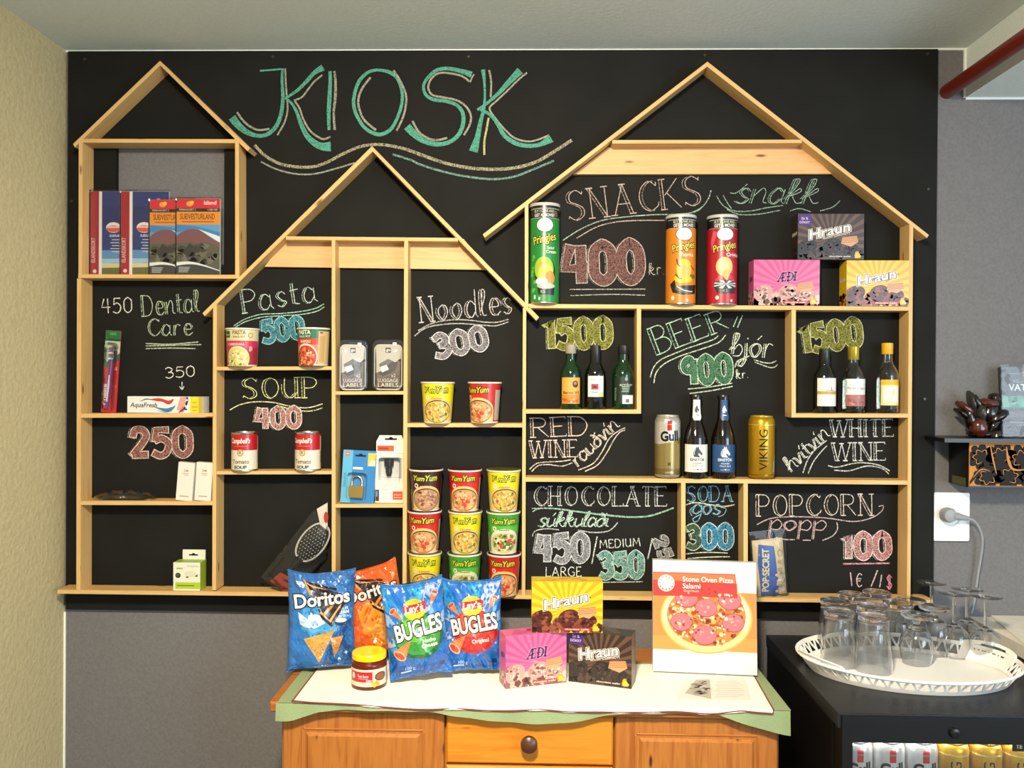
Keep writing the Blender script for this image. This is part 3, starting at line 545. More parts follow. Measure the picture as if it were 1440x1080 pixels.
bar('shelf', 110, 335, 195, 195.8, 5.4, ha); Zmap = bar('shelf', 110, 336, 385.6, 386.4, 5.4, ha); Zden = bar('shelf', 113.6, 299.6, 581.5, 581, 6, ha); Zbox = bar('shelf', 113.2, 299, 704.4, 704.8, 5.6, ha)
plank('rafter', [(523.3, 205.6), (285, 440.4), (288, 444.5), (524.2, 213)], hb); plank('rafter', [(523.3, 205.6), (758, 446), (754, 450.5), (524.2, 213)], hb)
bar('shelf', 402, 644, 332.3, 334.6, 4.8, hb)
plank('lintel_board', [(404, 334), (372, 375), (686, 379.3), (652, 336)], hb, -.014, -.0018, 'lintel_pine')
post(299.8, 305, 427, 830, hb, 298.5, 303.7); post(466.5, 471.4, 337, 834, hb, 466.7, 472); post(568.6, 574, 338, 836, hb, 566, 571.6)
Zpas = bar('shelf', 304.8, 467, 515.8, 515.2, 5, hb); Zsou = bar('shelf', 304.5, 467, 662.6, 662.2, 4.6, hb); Zlug = bar('shelf', 472, 568, 550.4, 550, 4.7, hb); Zchg = bar('shelf', 472, 567.5, 709, 709, 4.8, hb); Znoo = bar('shelf', 572.5, 734.6, 595.3, 595.6, 5.3, hb)
plank('rafter', [(994.7, 86.9), (679, 329.6), (681.7, 334.2), (994.2, 93.8)], hc); plank('rafter', [(994.7, 86.9), (1306, 330.6), (1303.4, 334.7), (994.2, 93.8)], hc)
bar('shelf', 861, 1127.5, 197, 196.4, 4.8, hc); plank('lintel_board', [(866, 199), (806, 245), (1170, 244.4), (1118, 199)], hc, -.014, -.0018, 'lintel_pine')
post(738, 743, 287, 430, hc); post(735.4, 740, 433, 838, hc, 733.7, 738.6); post(1278.6, 1284, 313, 842, hc, 1275, 1280)
Zsna = bar('shelf', 743, 1280, 427.4, 431.4, 5.6, hc); Zred = bar('shelf', 739.6, 898, 575.8, 576, 5.7, hc); Zwhi = bar('shelf', 1113, 1278, 581.4, 581.6, 5.7, hc); Zbee = bar('shelf', 739, 1276.5, 671.4, 675.8, 5.8, hc)
post(895.6, 901.5, 434, 581.6, hc); post(1113, 1119, 436, 586.6, hc); post(957.8, 963.8, 679, 842, hc); post(1045.6, 1051.6, 680, 843, hc)
Zled = bar('board', 81, 1312, 829.2, 843.4, 5.6, lg)
# ---------------------------------------------------------------- goods on the shelves (local: front is -y, origin at the base)
def spot(px, py, Zf, Y): X = at(px, py, Y).x; return (X, Y, Zf(X)+.0008)
MM = .001
# folded maps in clear sleeves
def fmap(kind, label, px0, px1, py, Y, W, H, group):
    m = MB(); w = W*MM/2; m.box(-w, w, -.003, .003, 0, H*MM, 'e9e6e2', 'gloss'); a = Art()
    if kind == 'blue':
        a.rect(-W/2, 0, W/2, H, '22367c', 1); a.rect(-W/2, 0, -W/2+23, H, 'a8182e', 2); a.rect(-W/2+23, 0, -W/2+31, H, 'ece8ea', 2)
        a.rect(-W/2+31, H*.60, W/2, H*.82, '1c2b6a', 1.3); a.rect(-W/2+31, H*.2, W/2, H*.30, '5f93c4', 1.3); a.rect(-W/2+31, H*.12, W/2, H*.2, '9fc6de', 1.3)
        if 'sunset' in label: a.poly([(-W/2+31, 0), (W/2, 0), (W/2, H*.15), (0, H*.15), (-W/2+31, H*.13)], '6b6a3a', 2); a.poly([(-W/2+31, H*.09), (W/2, H*.1), (W/2, H*.155), (-W/2+31, H*.14)], 'd8cfa6', 2.5)
        else: a.poly([(-W/2+31, 0), (W/2, 0), (W/2, H*.17), (10, H*.2), (-12, H*.17), (-W/2+31, H*.12)], '4e4144', 2)
        a.ell(-W/2+62, H*.57, 20, 14, 'e7e2ec', 3); a.ell(-W/2+62, H*.555, 19, 9, 'd5594a', 4); a.rect(-W/2+43, H*.565, -W/2+81, H*.585, 'e9c6c0', 5)
        a.text('ISLANDSKORT', -W/2+13, H*.3, 11, 'e8c6cc', 3, .01, rot=90, w=66); a.ell(-W/2+12, H*.05, 5, 5, 'f0d8dc', 3)
        a.text('IS', -W/2+100, H*.87, 10, 'e6e6f4', 3, .02); a.text('NORÐURLAND' if 'sunset' not in label else 'SUÐURLAND', -W/2+76, H*.46, 6, 'e8e8f2', 3, .02)
        for k in range(5): a.rect(-W/2+58-(k % 2)*4, H*(.42-.035*k), -W/2+98, H*(.42-.035*k)+2.2, 'c9cfe4', 3)
        a.text('1 : 200 000', -W/2+84, H*.26, 5, 'e8e8f2', 3)
    else:
        a.rect(-W/2, H*.875, W/2, H, 'd42238', 1); a.rect(-W/2, H*.83, W/2, H*.875, '1c1a1c', 1); a.rect(-W/2, H*.66, W/2, H*.83, 'e8962c', 1)
        a.rect(-W/2, 0, W/2, H*.66, '5fa4d4', 1); a.poly([(-W/2, H*.56), (-W/2, H*.66), (-10, H*.64), (W/2, H*.56), (W/2, H*.48), (0, H*.58)], '3f86c6', 1.5); a.poly([(0, H*.6), (W/2, H*.5), (W/2, H*.42)], 'e6eef4', 1.6)
        a.poly(smoothpts([(-W/2, H*.35), (-W/2, H*.5), (-W*.3, H*.58), (-W*.1, H*.6), (W*.1, H*.56), (W*.3, H*.48), (W/2, H*.42)], 4)+[(W/2, H*.2), (-W/2, H*.2)], '7c5058', 2)
        a.poly(smoothpts([(-W/2, H*.4), (-W*.2, H*.42), (0, H*.39), (W*.2, H*.42), (W/2, H*.36)], 4)+[(W/2, 0), (-W/2, 0)], '565a48', 3)
        a.blobs(40, 0, H*.26, W*.45, H*.13, 14, ['4e4c44', '6a6a58', '3a3a38', '747064'], 4, 3); a.blobs(8, -W*.1, H*.3, W*.2, H*.05, 16, ['2c2c2c', '343232'], 5, 5)
        a.poly(smoothpts([(-W/2, H*.13), (-W*.2, H*.15), (W*.1, H*.12), (W/2, H*.04)], 4)+[(W/2, 0), (-W/2, 0)], '37393b', 6); a.stroke([(-W/2, H*.135), (-W*.2, H*.15), (W*.1, H*.12), (W/2, H*.045)], [9, 7, 4, 2], 'e8ebec', 7, True)
        for k in range(4): a.rect(-W/2+6, H*(.085-.02*k), -W/2+36-k*2, H*(.085-.02*k)+2, 'b8babc', 8)
        a.ell(-W*.2, H*.935, 9, 7, 'f0a03a', 2); a.ell(-W*.2+6, H*.95, 5, 5, 'f6c04a', 3); a.text('ísland', W*.27, H*.925, 11, 'f6d8da', 2, .02); a.text('FERÐAKORT 2', -W*.25, H*.845, 5, 'd6d2ca', 2, .01); a.text('1:200 000', W*.33, H*.845, 5, 'd6d2ca', 2, .01)
        a.text('SUÐVESTURLAND', -W*.02, H*.73, 15, '7a3c14', 2, .02, w=W*.8); a.rect(-W*.38, H*.69, W*.36, H*.705, 'a8621e', 2)
    a.clipbox(-W/2+.2, .2, W/2-.2, H-.2).put(m, front(-.003), 'gloss', base=.0001)
    t = thing('folded_map', label, 'map', spot((px0+px1)/2, py, Zmap, Y), (0, 0, 0), group); m.build('map_cover', t)
    s = MB(); s.box(-w-.003, w+.003, -.0046, .0046, 0, H*MM+.004, m='blister'); s.build('plastic_sleeve', t); return t
G = 'travel maps on the top shelf'
fmap('blue', 'blue and red travel map with a pale sunset strip, beside the shelf post', 125, 198, 320, -.022, 128, 223, G)
fmap('blue', 'blue and red travel map with dark hill, between its sunset twin and the orange maps', 168, 241, 320, -.034, 128, 220, G)
fmap('orange', 'orange and red volcano map half covered by its twin', 211, 272, 330, -.045, 114, 196, G)
fmap('orange', 'orange and red volcano map shown whole, standing over its twin', 248, 311, 330, -.056, 114, 196, G)

# toothbrush and toothpaste
t = thing('toothbrush_pack', 'purple and white toothbrush in a red and green blister card', 'toothbrush', spot(153, 520, Zden, -.03), (0, math.radians(3.4), 0))
m = MB(); m.rbox(-.0205, .0205, -.001, .001, 0, .218, .003, 'c8202c', 'gloss'); a = Art(); a.rect(-20.5, 105, 20.5, 192, 'b9bfae', 1); a.rect(-20.5, 190, 20.5, 218, '1d6a34', 2); a.rect(-8, 206, 8, 213, '3f9a50', 3); a.rect(-14, 192, 20, 196, '143a22', 3)
a.poly([(-20.5, 108), (-20.5, 128), (20.5, 160), (20.5, 130)], '3a5a3c', 2); a.poly([(-20.5, 95), (-20.5, 108), (0, 128), (20.5, 140), (20.5, 95)], 'c8202c', 3); a.blobs(14, 0, 165, 12, 16, 9, ['8a9480', '5f6a5a', 'd3d6c4', '94766a'], 3, 2)
a.text('Colgate', -7, 48, 13, 'f4eef0', 4, .03, rot=90); a.text('Zig', 15, 118, 6, 'f0e6e6', 5, .02, rot=90); a.blobs(10, 4, 60, 10, 30, 6, ['d84a4e', 'b01622'], 3.5, 4)
a.clipbox(-20.4, .3, 20.4, 217.6).put(m, front(-.001), 'gloss', base=.0001); m.build('backing_card', t)
m = MB(); m.tube([(-.003, -.007, .012), (0, -.008, .05), (.001, -.009, .09), (.003, -.008, .13), (.003, -.008, .172)], [.004, .005, .0055, .0035, .004], 10, '6a3a8c', 'gloss'); m.tube([(-.001, -.012, .03), (.001, -.0125, .07), (.002, -.0125, .1)], [.002, .003, .002], 8, 'e8d8e8', 'gloss')
for k in range(6): m.box(-.001, .007, -.018, -.008, .142+k*.005, .1455+k*.005, ('f0f0f0', '4a9ad0', 'c84a4e')[k % 3], 'card')
m.build('toothbrush', t, True)
m = MB(); m.rbox(-.012, .014, -.019, -.0012, .008, .186, .009, m='blister'); m.build('blister', t)
m = MB(); m.box(-.1, .1, -.02, .02, 0, .043, 'f0efec', 'gloss'); a = Art()
a.text('AquaFresh', -57, 15, 12, '23364e', 3, .015, shear=.2); a.stroke([(-66, 30), (-50, 36), (-34, 34)], [1, 3, 1], '4a5a6a', 3, True)
a.stroke([(-40, 35), (-15, 34), (8, 27), (22, 36)], [2, 9, 11, 3], 'd23a3a', 2, True); a.stroke([(-38, 26), (-12, 27), (6, 19), (22, 22), (28, 34)], [1, 6, 7, 8, 3], 'f4f4f4', 2.5, True); a.stroke([(-30, 16), (-10, 10), (8, 8), (22, 16), (27, 30)], [1, 6, 9, 7, 2], '3f84b8', 2, True); a.stroke([(-22, 6), (0, 3), (20, 6)], [1, 4, 2], '89b9d6', 2, True)
a.poly([(30, 8), (40, 42), (56, 42), (50, 4)], 'e6a49c', 2); a.poly([(36, 2), (46, 18), (52, 16), (48, 2)], 'd67a70', 3); a.stroke([(36, 1), (52, 14), (58, 30), (58, 42)], [2, 4, 5, 5], '23304a', 4, True)
for k in range(4): a.rect(51+k*1.2, 8+8*k, 58+k*.6, 12+8*k, 'f4f4f4' if k % 2 else '1d2740', 5)
a.poly([(66, 0), (66, 43), (88, 43), (88, 0)], 'f0dc2c', 2); a.rect(88, 0, 100, 43, 'c9b050', 2); a.rect(72, 26, 84, 29, 'd3b21e', 3); a.rect(70, 14, 86, 18, 'd3b21e', 3); a.rect(72, 6, 84, 9, 'd3b21e', 3)
a.clipbox(-99.8, .2, 99.8, 42.8).put(m, front(-.02), 'gloss', base=.0001)
single(m, 'toothpaste_box', 'long white toothpaste carton with red and blue swirl', 'box', spot(237, 570, Zden, -.035))
# wrapped dark thing, two white boxes, adapter box
t = thing('wrapped_comb', 'dark item lying in a crinkled clear plastic bag on the shelf', 'comb', spot(176, 698, Zbox, -.03))
m = MB(); m.grid(lambda u, v: ((u-.5)*.118, -.016+.03*v, .004+.011*math.sin(math.pi*u)**.4*math.sin(math.pi*v)**.5), 24, 8, '1c1b18', 'gloss'); m.box(-.055, .055, -.014, .012, .001, .004, '1c1b18', 'gloss')
m.build('comb', t, True)
m = MB(); m.grid(lambda u, v: ((u-.5)*.158, -.02+.04*v+.004*math.sin(u*25), .002+.02*(math.sin(math.pi*u)**.5)*math.sin(math.pi*v)**.5+.004*noise.noise(Vector((u*12, v*6, 2)))+.002), 40, 12, m='cling_film'); m.build('plastic_bag', t, True)
def wbox(px, label, lean):
    m = MB(); m.box(-.0215, .0215, -.009, .009, 0, .1, 'efece2', 'card'); a = Art(); a.text('SIM', 0, 76, 6, 'cf9a78', 2, .02); a.rect(-8, 70, 8, 72, 'd8a88c', 2); a.rect(-5, 66, 6, 68, 'd8b89c', 2); a.rect(-12, 10, 12, 13, 'b8b2a4', 2); a.put(m, front(-.009))
    single(m, 'carton', label, 'box', spot(px, 675, Zbox, -.043), (0, math.radians(lean), 0), 'slim white cartons')
wbox(260.5, 'slim white carton with tiny orange print, beside the wrapped dark item', 4.4); wbox(286.8, 'slim white carton with tiny print, touching the shelf post', 3.4)
t = thing('adapter_box', 'small white and lime green box with a hanging tab', 'box', spot(267, 815, Zled, -.035))
m = MB(); m.box(-.0355, .0355, -.02, .02, 0, .074, 'a9c435', 'card'); a = Art(); a.rect(-35.5, 0, 35.5, 74, 'f0f0e0', 1); a.rect(-30, 5, 35, 22, 'b9d42e', 2); a.rect(-26, 12, 20, 15, '6a8a20', 3); a.ell(-23, 40, 7, 7, '2a2e2a', 2); a.ell(-24, 41, 3, 3, '5f6a5f', 3); a.poly([(-27, 56), (-12, 56), (-10, 60), (-28, 60)], 'a9cc30', 2); a.text('Adapter', 16, 62, 7, 'b9b49c', 2); a.ell(10, 44, 16, 8, 'e4e4c4', 2); a.rect(-2, 34, 5, 37, '2c2c28', 3); a.poly([(20, 38), (30, 44), (28, 36)], '6a6a60', 3)
a.put(m, front(-.02)); m.build('carton', t)
m = MB(); q = [(-.027, .074), (.034, .074), (.034, .1), (-.027, .1)]; m.prism(q, .018, .0195, 'f0f0e4'); a = Art(); a.stroke([(-10, 86), (14, 86)], 4, '26241f', 1); a.ell(2, 88, 4, 3, '26241f', 1); a.put(m, front(.018)); m.build('hanging_tab', t)

# ---- cups
def cup(kind, name='noodle_cup', rt=.0445, rb=.0345, H=.108, lidc='8a7a3a'):
    prof = [(rb, 0), (rb+.001, .004)]+[(rb+.001+(rt-.003-rb)*k/8, .004+(H-.009)*k/8) for k in range(1, 9)]+[(rt-.002, H-.005)]
    root = bpy.data.objects.new(name, None); root.empty_display_size = .02; C.objects.link(root)
    base, band, side = {'yellow': ('eadb1c', 'f2e000', 'e0cf50'), 'red': ('c41f22', 'd8241f', 'b8a898'), 'brown': ('3a1a18', '4a1612', '6a4a40'), 'green': ('3f9a34', '58b83c', '8fb070'), 'carbonara': ('e6d9a8', 'd03a5a', 'c83a50'), 'napoli': ('1f6a3c', 'c8281e', 'dcc08a')}[kind]
    m = MB(); m.lathe(prof, 48, base, 'gloss'); a = Art(); U = 1000*rt*.98; h = H*1000
    if name == 'noodle_cup':
        a.rect(-150, 0, 150, 5, 'f0ece4', .5)
        a.rect(-U*.85, h*.52, U*1.1, h*.68, band, 1)
        ec = 'e8c880' if kind != 'green' else 'dfe2c0'
        a.ell(4, h*.31, U*1.06, h*.31, ec, 2); a.rect(4-U*1.06, 5, 4+U*1.06, h*.3, ec, 1.9); a.ell(4, h*.29, U*.98, h*.27, '2c1c10' if kind != 'green' else 'e6e4c8', 3); a.ell(4, h*.285, U*.94, h*.25, {'yellow': 'd9b65c', 'red': 'd89a62', 'brown': 'b88a66', 'green': 'c9c292'}[kind], 4)
        pal = {'yellow': ['e8cf7c', 'c99a3c', 'e2c060', 'c8583a', '6a7a30', 'ecdc9c', 'dca850'], 'red': ['e0aa78', 'c4442c', 'd8905a', 'e8c89c', '8a6a2a', 'cf6a40', 'ecc090'], 'brown': ['a87a58', 'c89a78', '8a5a40', 'd8b090', '5a3424', 'c07a68'], 'green': ['d8d09c', '4a7a2c', 'c84a30', 'ece4c0', '8a8a3c', '2c2418', 'd8b070']}[kind]
        a.blobs(120, 4, h*.285, U*.84, h*.20, 7, pal, 5, hash(kind) % 7 if False else len(kind)*3); a.blobs(12, 4, h*.27, U*.4, h*.1, 9, pal[:3]+pal[-1:], 6.5, 8)
        if kind == 'brown': [a.stroke([(4-U*.5, h*(.2+.05*k)), (4, h*(.24+.05*k)), (4+U*.5, h*(.2+.05*k))], 1.6, ('d8b090', '8a5a40')[k % 2], 7, True) for k in range(5)]
        [a.text('Yum', sx*U*.41, h*.735, h*(.135+.01*sx), 'd8dc3c', 4, .02, .25, w=U*.76, rot=3*sx, out='1f3010', ow=.085) for sx in (-1, 1)]
        a.ell(-U*.58, h*.615, 6, 6, 'f0e4dc', 3); a.ell(-U*.58, h*.615, 3, 3, band, 4); a.text({'yellow': 'Chicken', 'red': 'Shrimp', 'brown': 'Beef', 'green': 'Vegetable'}[kind], 2, h*.575, 4.6, {'yellow': 'a83a18', 'red': 'f4d070', 'brown': 'e0b090', 'green': '2c3a14'}[kind], 4, .02, w=30)
        a.rect(U*1.25, h*.08, U*1.9, h*.8, side, 1); a.rect(-U*1.9, h*.06, -U*1.15, h*.5, 'd8d2c8', 1)
    else:
        a.rect(-150, 0, 150, 4, 'efe8dc', .5)
        if kind == 'carbonara':
            a.rect(-U*1.6, h*.48, U*1.6, h*.66, 'd2345a', 1); a.rect(-U*1.6, 4, U*1.6, h*.48, 'c43a4c', .8); a.poly([(U*.45, h*.48), (U*1.6, h*.48), (U*1.6, 4), (U*.6, 4)], 'a83040', 1)
            a.ell(0, h*.2, U*.78, h*.32, 'e9dfa0', 3); a.ell(0, h*.19, U*.72, h*.29, 'dccb78', 4); a.blobs(110, 0, h*.2, U*.62, h*.2, 5, ['f0e6b0', 'd4bc60', 'e8d890', 'b8a03c', '6a7a2c', 'f6f0cc'], 5, 9)
            a.poly([(-U*.98, h*.74), (-U*.5, h*.74), (-U*.5, h*.9), (-U*.98, h*.92)], '1f5a30', 3); a.text('Knorr', -U*.73, h*.79, 5, 'e8e0a0', 4, .02); a.text('PASTA', U*.12, h*.82, 11, '5a3a20', 3, .02, w=U*.8); a.text('SNACK POT', U*.1, h*.735, 5, '5a3a20', 3, .02, w=U*.74); a.ring(U*.82, h*.8, 6, 6, 1.4, '8a6a2a', 3); a.text('CARBONARA', -U*.1, h*.54, 6, 'f0d8dc', 3, .03, w=U*1.1); a.blobs(5, U*.78, h*.46, 5, 6, 6, ['e0a0a0', 'd88a80'], 6, 2)
        else:
            a.rect(-U*1.2, h*.55, U*.55, h*.70, 'd82a1e', 2); a.rect(-U*1.2, 4, U*.55, h*.55, 'd87a50', 1); a.rect(U*.55, 4, U*1.6, h*.9, 'd8bc84', 2); a.rect(U*.6, h*.1, U*1.0, h*.78, 'c8a468', 3); a.rect(U*.62, h*.84, U*.85, h*.88, 'a83a20', 3)
            a.ell(-U*.28, h*.24, U*.78, h*.34, 'e8e0c8', 3); a.ell(-U*.28, h*.23, U*.72, h*.30, 'c43a1c', 4); a.blobs(110, -U*.28, h*.24, U*.62, h*.22, 5, ['d8502c', 'a82814', 'e87040', '8a1c10', 'e89060', 'c8c0a0'], 5, 4)
            a.text('PASTA', -U*.38, h*.82, 11, 'eef0e4', 4, .03, w=U*.9); a.text('SNACK POT', -U*.38, h*.735, 5.5, 'e4e8d8', 4, .02, w=U*.86); a.text('NAPOLI', -U*.3, h*.60, 7, 'f4e0d8', 4, .03, w=U*.7)
    a.clipbox(-140, 1, 140, h-6).put(m, cyl(prof), 'gloss', 4, .00016, .00007)
    m.build('cup', root, True, 50)
    m = MB(); m.lathe([(rt-.002, H-.006), (rt, H-.005), (rt+.0006, H-.003), (rt, H-.0012), (rt-.002, H-.001)], 48, 'e9e4da', 'gloss'); m.build('rim', root, True)
    m = MB(); m.lathe([(rt-.0015, H-.0012), (rt-.002, H-.0004), (0, H+.0006)], 40, lidc, 'tin'); m.build('lid', root, True)
    return root
cs = cup('carbonara', 'pasta_cup', .0435, .0365, .1, 'b9b9b4'); tag(cs, 'pink and cream pasta cup with creamy pasta picture', 'cup', 'pasta cups'); cs.location = spot(341, 490, Zpas, -.045)
cs = cup('napoli', 'pasta_cup', .0435, .0365, .1, 'b9b9b4'); tag(cs, 'green and red pasta cup with tomato pasta picture', 'cup', 'pasta cups'); cs.location = spot(441, 490, Zpas, -.045)
NG = 'noodle cups'
protos = {k: cup(k, lidc=l) for k, l in (('yellow', '9a8c2a'), ('red', '7a2a34'), ('brown', '4a3a34'), ('green', '5a7a3a'))}
place = [('yellow', 615.5, 565, Znoo, 0, 'yellow noodle cup standing alone on the small middle shelf'), ('red', 681.5, 565, Znoo, -28, 'red noodle cup standing alone on the small middle shelf')]
cupsp = [('yellow', 597, 0, 'yellow noodle cup at the bottom of the stack topped by a brown cup'), ('green', 653, 0, 'green noodle cup at the bottom of the stack topped by a red cup'), ('red', 708.5, 0, 'red noodle cup at the bottom of the stack topped by a yellow cup'),
 ('red', 597, 1, 'red noodle cup in the middle of the stack topped by a brown cup'), ('yellow', 654, 1, 'yellow noodle cup in the middle of the stack topped by a red cup'), ('green', 707.5, 1, 'green noodle cup in the middle of the stack topped by a yellow cup'),
 ('brown', 599, 2, 'brown noodle cup on top of its stack'), ('red', 653.5, 2, 'red noodle cup on top of its stack'), ('yellow', 708, 2, 'yellow noodle cup on top of its stack')]
used = set()
def setcup(k, loc, rz, label):
    if k not in used: used.add(k); o = protos[k]; o.location = loc; o.rotation_euler = (0, 0, math.radians(rz)); tag(o, label, 'cup', NG)
    else: dup(protos[k], loc, label, (0, 0, math.radians(rz)))
for k, px, py, Zf, rz, lb in place: setcup(k, spot(px, py, Zf, -.047), rz, lb)
for k, px, lv, lb in cupsp:
    x, y, z = spot(px, 835-60*lv, Zled, -.048); setcup(k, (x, y, z+lv*.1086), {'red': -4, 'green': 2}.get(k, 3), lb)
# soup tins
def tin(label, px, rz):
    t = thing('soup_can', label, 'can', spot(px, 640, Zsou, -.038), (0, 0, math.radians(rz)), 'red and white soup cans'); R = .0335; H = .1005
    m = MB(); m.lathe([(R, .004), (R, H*.25), (R, H*.54), (R, H-.005)], 48, m='gloss', cols=['ece4d0', 'ece4d0', 'bf1622', 'bf1622']); a = Art()
    a.text('Campbell’s', -2, 73, 13, 'f6efe4', 3, .028, .3, w=55); a.rect(-18, 64, 18, 66, 'd86a68', 2); a.ell(0, 48, 8.5, 9, 'b99a5e', 3); a.ell(0, 48, 6, 6.5, 'd8c6a0', 4); a.ell(-1, 49, 3, 3.5, 'a88a58', 5)
    a.text('Tomato', 0, 20, 11, '5a2a24', 3, .015, w=46); a.text('SOUP', 0, 7, 8, '2c2a2c', 3, .04, w=34); a.rect(52, 8, 66, 90, 'd8cfa8', 1); a.rect(54, 20, 64, 50, '9a8a5a', 2)
    a.put(m, cyl([(R, 0), (R, H)]), 'gloss', 4, .00014); m.build('label', t, True, 60)
    m = MB(); m.lathe([(R-.002, 0), (R+.0006, .0006), (R+.0006, .003), (R-.0006, .0045)], 40, m='steel'); m.build('bottom_rim', t, True)
    m = MB(); m.lathe([(R-.0006, H-.0055), (R+.0006, H-.004), (R+.0006, H-.0006), (R-.0015, H), (R-.003, H-.004), (0, H-.004)], 40, m='steel'); m.build('lid', t, True)
tin('red and white tomato soup can below the S of the soup heading', 344, 0); tin('red and white tomato soup can beside the middle post', 433, -10)
# luggage label packs
def lugg(px, label, rz, W):
    t = thing('luggage_label_pack', label, 'luggage label', spot(px, 515, Zlug, -.03), (0, 0, math.radians(rz)), 'luggage label packs'); w = W/2
    m = MB(); m.rbox(-w*MM, w*MM, -.002, 0, .002, .122, .014, 'c4c0b8', 'gloss'); a = Art(); Wm, Hm = W, 122
    a.poly([(-w+3, 16), (-w+16, 5), (w-16, 5), (w-3, 16), (w-3, 86), (4, 60), (-w+3, 46)], '5f544c', 1); a.poly([(-w+3, 26), (-w+3, 46), (-8, 54), (4, 60), (w-3, 86), (w-3, 50)], '6f635a', 1.5)
    a.poly([(-26, 46), (12, 78), (26, 70), (16, 50), (-14, 38)], '4a4844', 3); a.poly([(-24, 70), (0, 84), (16, 76), (2, 58), (-22, 58)], '6f6d69', 2); a.poly([(-22, 62), (-4, 68), (2, 56), (-16, 48)], 'f0eee8', 4); a.stroke([(16, 72), (24, 76), (30, 82)], 3, '3c3a36', 4); a.ell(30, 80, 3, 3, '3c3a36', 4)
    a.rect(-7, 100, 7, 113, '35332f', 2); a.text('go', 0, 104, 8, 'e8e6e0', 3, .03); a.text('x2', 14, 36, 9, 'd8d2ca', 3, .0); a.text('LUGGAGE', 0, 23, 9.5, 'e4ded6', 3, .0, w=W*.72); a.text('LABELS', 0, 10, 11, 'ece6de', 3, .0, w=W*.72)
    a.put(m, front(-.002), 'gloss'); m.build('card', t, label='white and brown printed card')
    m = MB(); m.rbox(-w*MM-.005, w*MM+.005, -.0005, .0015, 0, .134, .016, '8a8c88', 'blister'); m.build('backing', t)
    m = MB(); m.grid(lambda u, v: ((u-.5)*W*MM*.94, -.002-.012*(math.sin(math.pi*u)*math.sin(math.pi*v))**.3, .006+.112*v), 18, 22, m='blister'); m.build('blister', t, True)
    m = MB(); m.box(.012, .022, -.0035, -.002, .118, .127, 'f0f0ec'); m.build('price_tag', t)
    m = MB(); m.prism([(-.012, .124), (.01, .124), (.008, .128), (-.01, .128)], -.0012, -.0006, '161614', 'card'); m.build('hanging_hole', t)
lugg(496, 'grey carded luggage label pack turned sideways beside the tall post', 22, 68); lugg(546, 'grey carded luggage label pack facing straight out, nearer the noodles', 0, 74)
# padlock and car charger
t = thing('padlock_pack', 'brass padlock on a blue blister card', 'padlock', spot(502, 700, Zchg, -.044), (math.radians(-4), math.radians(2.5), 0))
m = MB(); m.rbox(-.044, .044, -.001, .001, 0, .138, .003, '2f86cc', 'gloss'); a = Art(); a.rect(-44, 0, -18, 138, '62b8e4', 1); a.rect(-38, 122, -26, 134, 'e0705a', 2); a.rect(-36, 126, -28, 130, 'f0c0b0', 3); a.rect(22, 98, 42, 132, 'e8c84a', 2); a.poly([(24, 98), (42, 98), (42, 112), (30, 116)], 'e8dcc0', 3); a.rect(-16, 88, 10, 94, 'e8eef0', 2); a.stroke([(-12, 124), (16, 124)], 5, '14141a', 2); a.ell(2, 126, 5, 4, '14141a', 2); a.text('PADLOCK', -33, 60, 6, '2c6a9c', 2, .01, rot=90)
a.clipbox(-43.8, .3, 43.8, 137.7).put(m, front(-.001), 'gloss'); m.build('backing_card', t)
m = MB(); m.rbox(-.021, .017, -.016, -.003, .016, .046, .003, m='brass'); m.build('lock_body', t)
m = MB(); m.tube([(-.015, -.009, .044), (-.015, -.009, .058)]+[(-.002+.013*math.cos(a), -.009, .058+.013*math.sin(a)) for a in [math.pi*(1-k/8) for k in range(9)]]+[(.011, -.009, .044)], .0032, 10, m='steel'); m.build('shackle', t, True)
m = MB(); m.rbox(-.027, .023, -.018, -.0012, .01, .08, .01, m='blister'); m.build('blister', t)
t = thing('car_charger_pack', 'black car charger in a white and orange hanging pack', 'charger', spot(548, 700, Zchg, -.024))
m = MB(); m.rbox(-.0365, .0365, -.012, .004, 0, .13, .002, 'eeeae2', 'card'); m.prism([(-.0365, .13), (.0365, .13), (.0365, .16), (.03, .176), (-.028, .176), (-.0365, .16)], .002, .004, 'f2f0ea'); a = Art(); a.rect(-24, 64, 34, 118, 'b9bcc0', 1); a.rect(-20, 68, 30, 112, 'd4d4d2', 2); a.rect(-36, 4, -26, 34, '3c4248', 2); a.rect(-34, 16, -30, 30, '6fa0c4', 3); a.rect(10, 8, 36, 30, 'd8552e', 2); a.rect(13, 13, 33, 15, 'f0c0a8', 3); a.rect(13, 20, 33, 22, 'f0c0a8', 3); a.text('12V 1A', -2, 44, 6, 'b9b09a', 2, 0); a.rect(-20, 34, -2, 36, 'c8c2b4', 2)
a.put(m, front(-.012)); b = Art(); b.rect(-34, 134, 10, 149, 'd2603a', 1); b.rect(-30, 138, -4, 144, 'a83a20', 2); b.stroke([(-14, 166), (18, 166)], 5, '1c1a1a', 1); b.ell(2, 168, 5, 4, '1c1a1a', 1); b.put(m, front(.002)); m.build('carton', t)
m = MB(); m.lathe([(0, .07), (.006, .071), (.007, .078), (.0085, .079), (.0085, .094), (.012, .097), (.013, .108), (.013, .116), (0, .117)], 24, m='black_plastic', cx=.001, cy=-.02); m.build('car_charger', t, True)
m = MB(); m.rbox(-.024, .03, -.034, -.0122, .062, .12, .006, m='blister'); m.build('blister', t)
